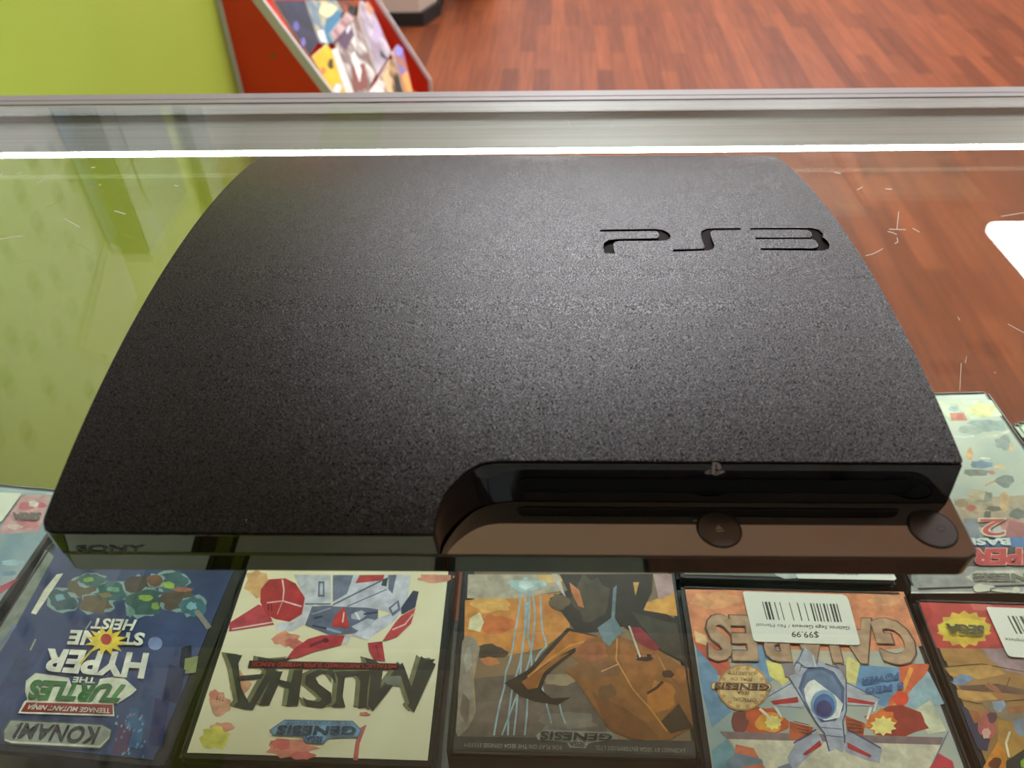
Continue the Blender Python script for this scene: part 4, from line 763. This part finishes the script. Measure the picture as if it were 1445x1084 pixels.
vo_ = [bm.verts.new(c2w(*(p + FN * 0.00005))) for p in so]; vo2 = [bm.verts.new(c2w(*(p + FN * 0.0003))) for p in so]; vi_ = [bm.verts.new(c2w(*(p + FN * 0.0003))) for p in si]; vi2 = [bm.verts.new(c2w(*(p + FN * 0.00005))) for p in si]
for A, B in ((vo_, vo2), (vo2, vi_), (vi_, vi2)):
    for i in range(n): bm.faces.new((A[i], A[(i + 1) % n], B[(i + 1) % n], B[i]))
rim = done(bm, 'slot_rim', PIANO, fas)
ds = prism('disc_slot', [c2w(*(p + FN * 0.00002)) for p in si], FNW * 0.00006, SLOT, fas); ds['label'] = 'black disc slot'
KL = lambda x, y: face_w(970 + x / 7.74, 640 + y / 7.74)
flat_art('round_emblem', [(p, SILVER) for p in ([(277, 93), (305, 95), (335, 102), (358, 120), (368, 145), (366, 168), (350, 177), (332, 172), (322, 160), (324, 120), (318, 112), (308, 118), (300, 238), (264, 220)], [(188, 207), (205, 194), (256, 178), (257, 190), (218, 205), (225, 212), (258, 207), (258, 220), (225, 224), (198, 218)], [(312, 200), (345, 190), (385, 186), (408, 195), (402, 206), (370, 217), (308, 238), (309, 224), (372, 202), (345, 202), (312, 212)])], KL, FNW, fas, 0.0, 0.00008)

# maker's lettering on the left front strip
def front_w(u, v):
    o = w2c(CAM); d = w2c(CAM + ray(u, v)) - o
    return c2w(*(o + d * ((YF - 0.0006 - o.y) / d.y)))
lettering('maker_lettering', 'SONY', [(108, 780), (203, 779.5), (205, 770), (106, 770)], front_w, Vector((0, -1, 0)), mat('embossed_grey', (60, 64, 60), 0.3), fas, 0.0001, 0.03)

# round buttons on the tray
def button(name, u, v, r, h=0.0004):
    c = at_plane_z(u, v, TRAY + h); bm = bmesh.new()
    pr = [(r, -0.0003), (r, h * 0.5), (r - 0.0003, h)]
    rr = [[bm.verts.new(c2w(c.x + q * math.cos(2 * math.pi * i / 48), c.y + q * math.sin(2 * math.pi * i / 48), TRAY + z)) for i in range(48)] for q, z in pr]
    for A, B in zip(rr, rr[1:]):
        for i in range(48): bm.faces.new((A[i], A[(i + 1) % 48], B[(i + 1) % 48], B[i]))
    bm.faces.new(rr[-1])
    o = done(bm, name, SATIN, cons)
    bm = bmesh.new(); ra = [[bm.verts.new(c2w(c.x + q * math.cos(2 * math.pi * i / 48), c.y + q * math.sin(2 * math.pi * i / 48), TRAY + 0.00008)) for i in range(48)] for q in (r, r + 0.0004)]
    for i in range(48): bm.faces.new((ra[0][i], ra[0][(i + 1) % 48], ra[1][(i + 1) % 48], ra[1][i]))
    done(bm, 'button_gap', SLOT, o)
    return o, c
o, c = button('eject_button', 1015, 746, 0.0069)
tz = lambda u, v: on_z(u, v, TRAY + 0.0004)
KE = lambda x, y: tz(970 + x / 7.74, 640 + y / 7.74)
flat_art('eject_symbol', [([(340, 785), (390, 828), (303, 828)], SILVER), ([(314, 840), (398, 838), (398, 857), (318, 859)], SILVER)], KE, UP, o, 0.0, 0.00008)
o, c = button('power_button', 1316.5, 745, 0.0074)
K7c = lambda x, y: tz(980 + x / 3.4405, 630 + y / 3.4405)
ringp = [(1197 + 20 * math.cos(rad(a)), 397 + 14 * math.sin(rad(a))) for a in range(-60, 241, 20)]
flat_art('power_symbol', [(stroke(ringp, 4.5), mat('dim_print', (84, 74, 68), 0.3)), (stroke([(1196, 378), (1197, 398)], 4.5), mat('dim_print', (84, 74, 68)))], K7c, UP, o, 0.0, 0.00008)
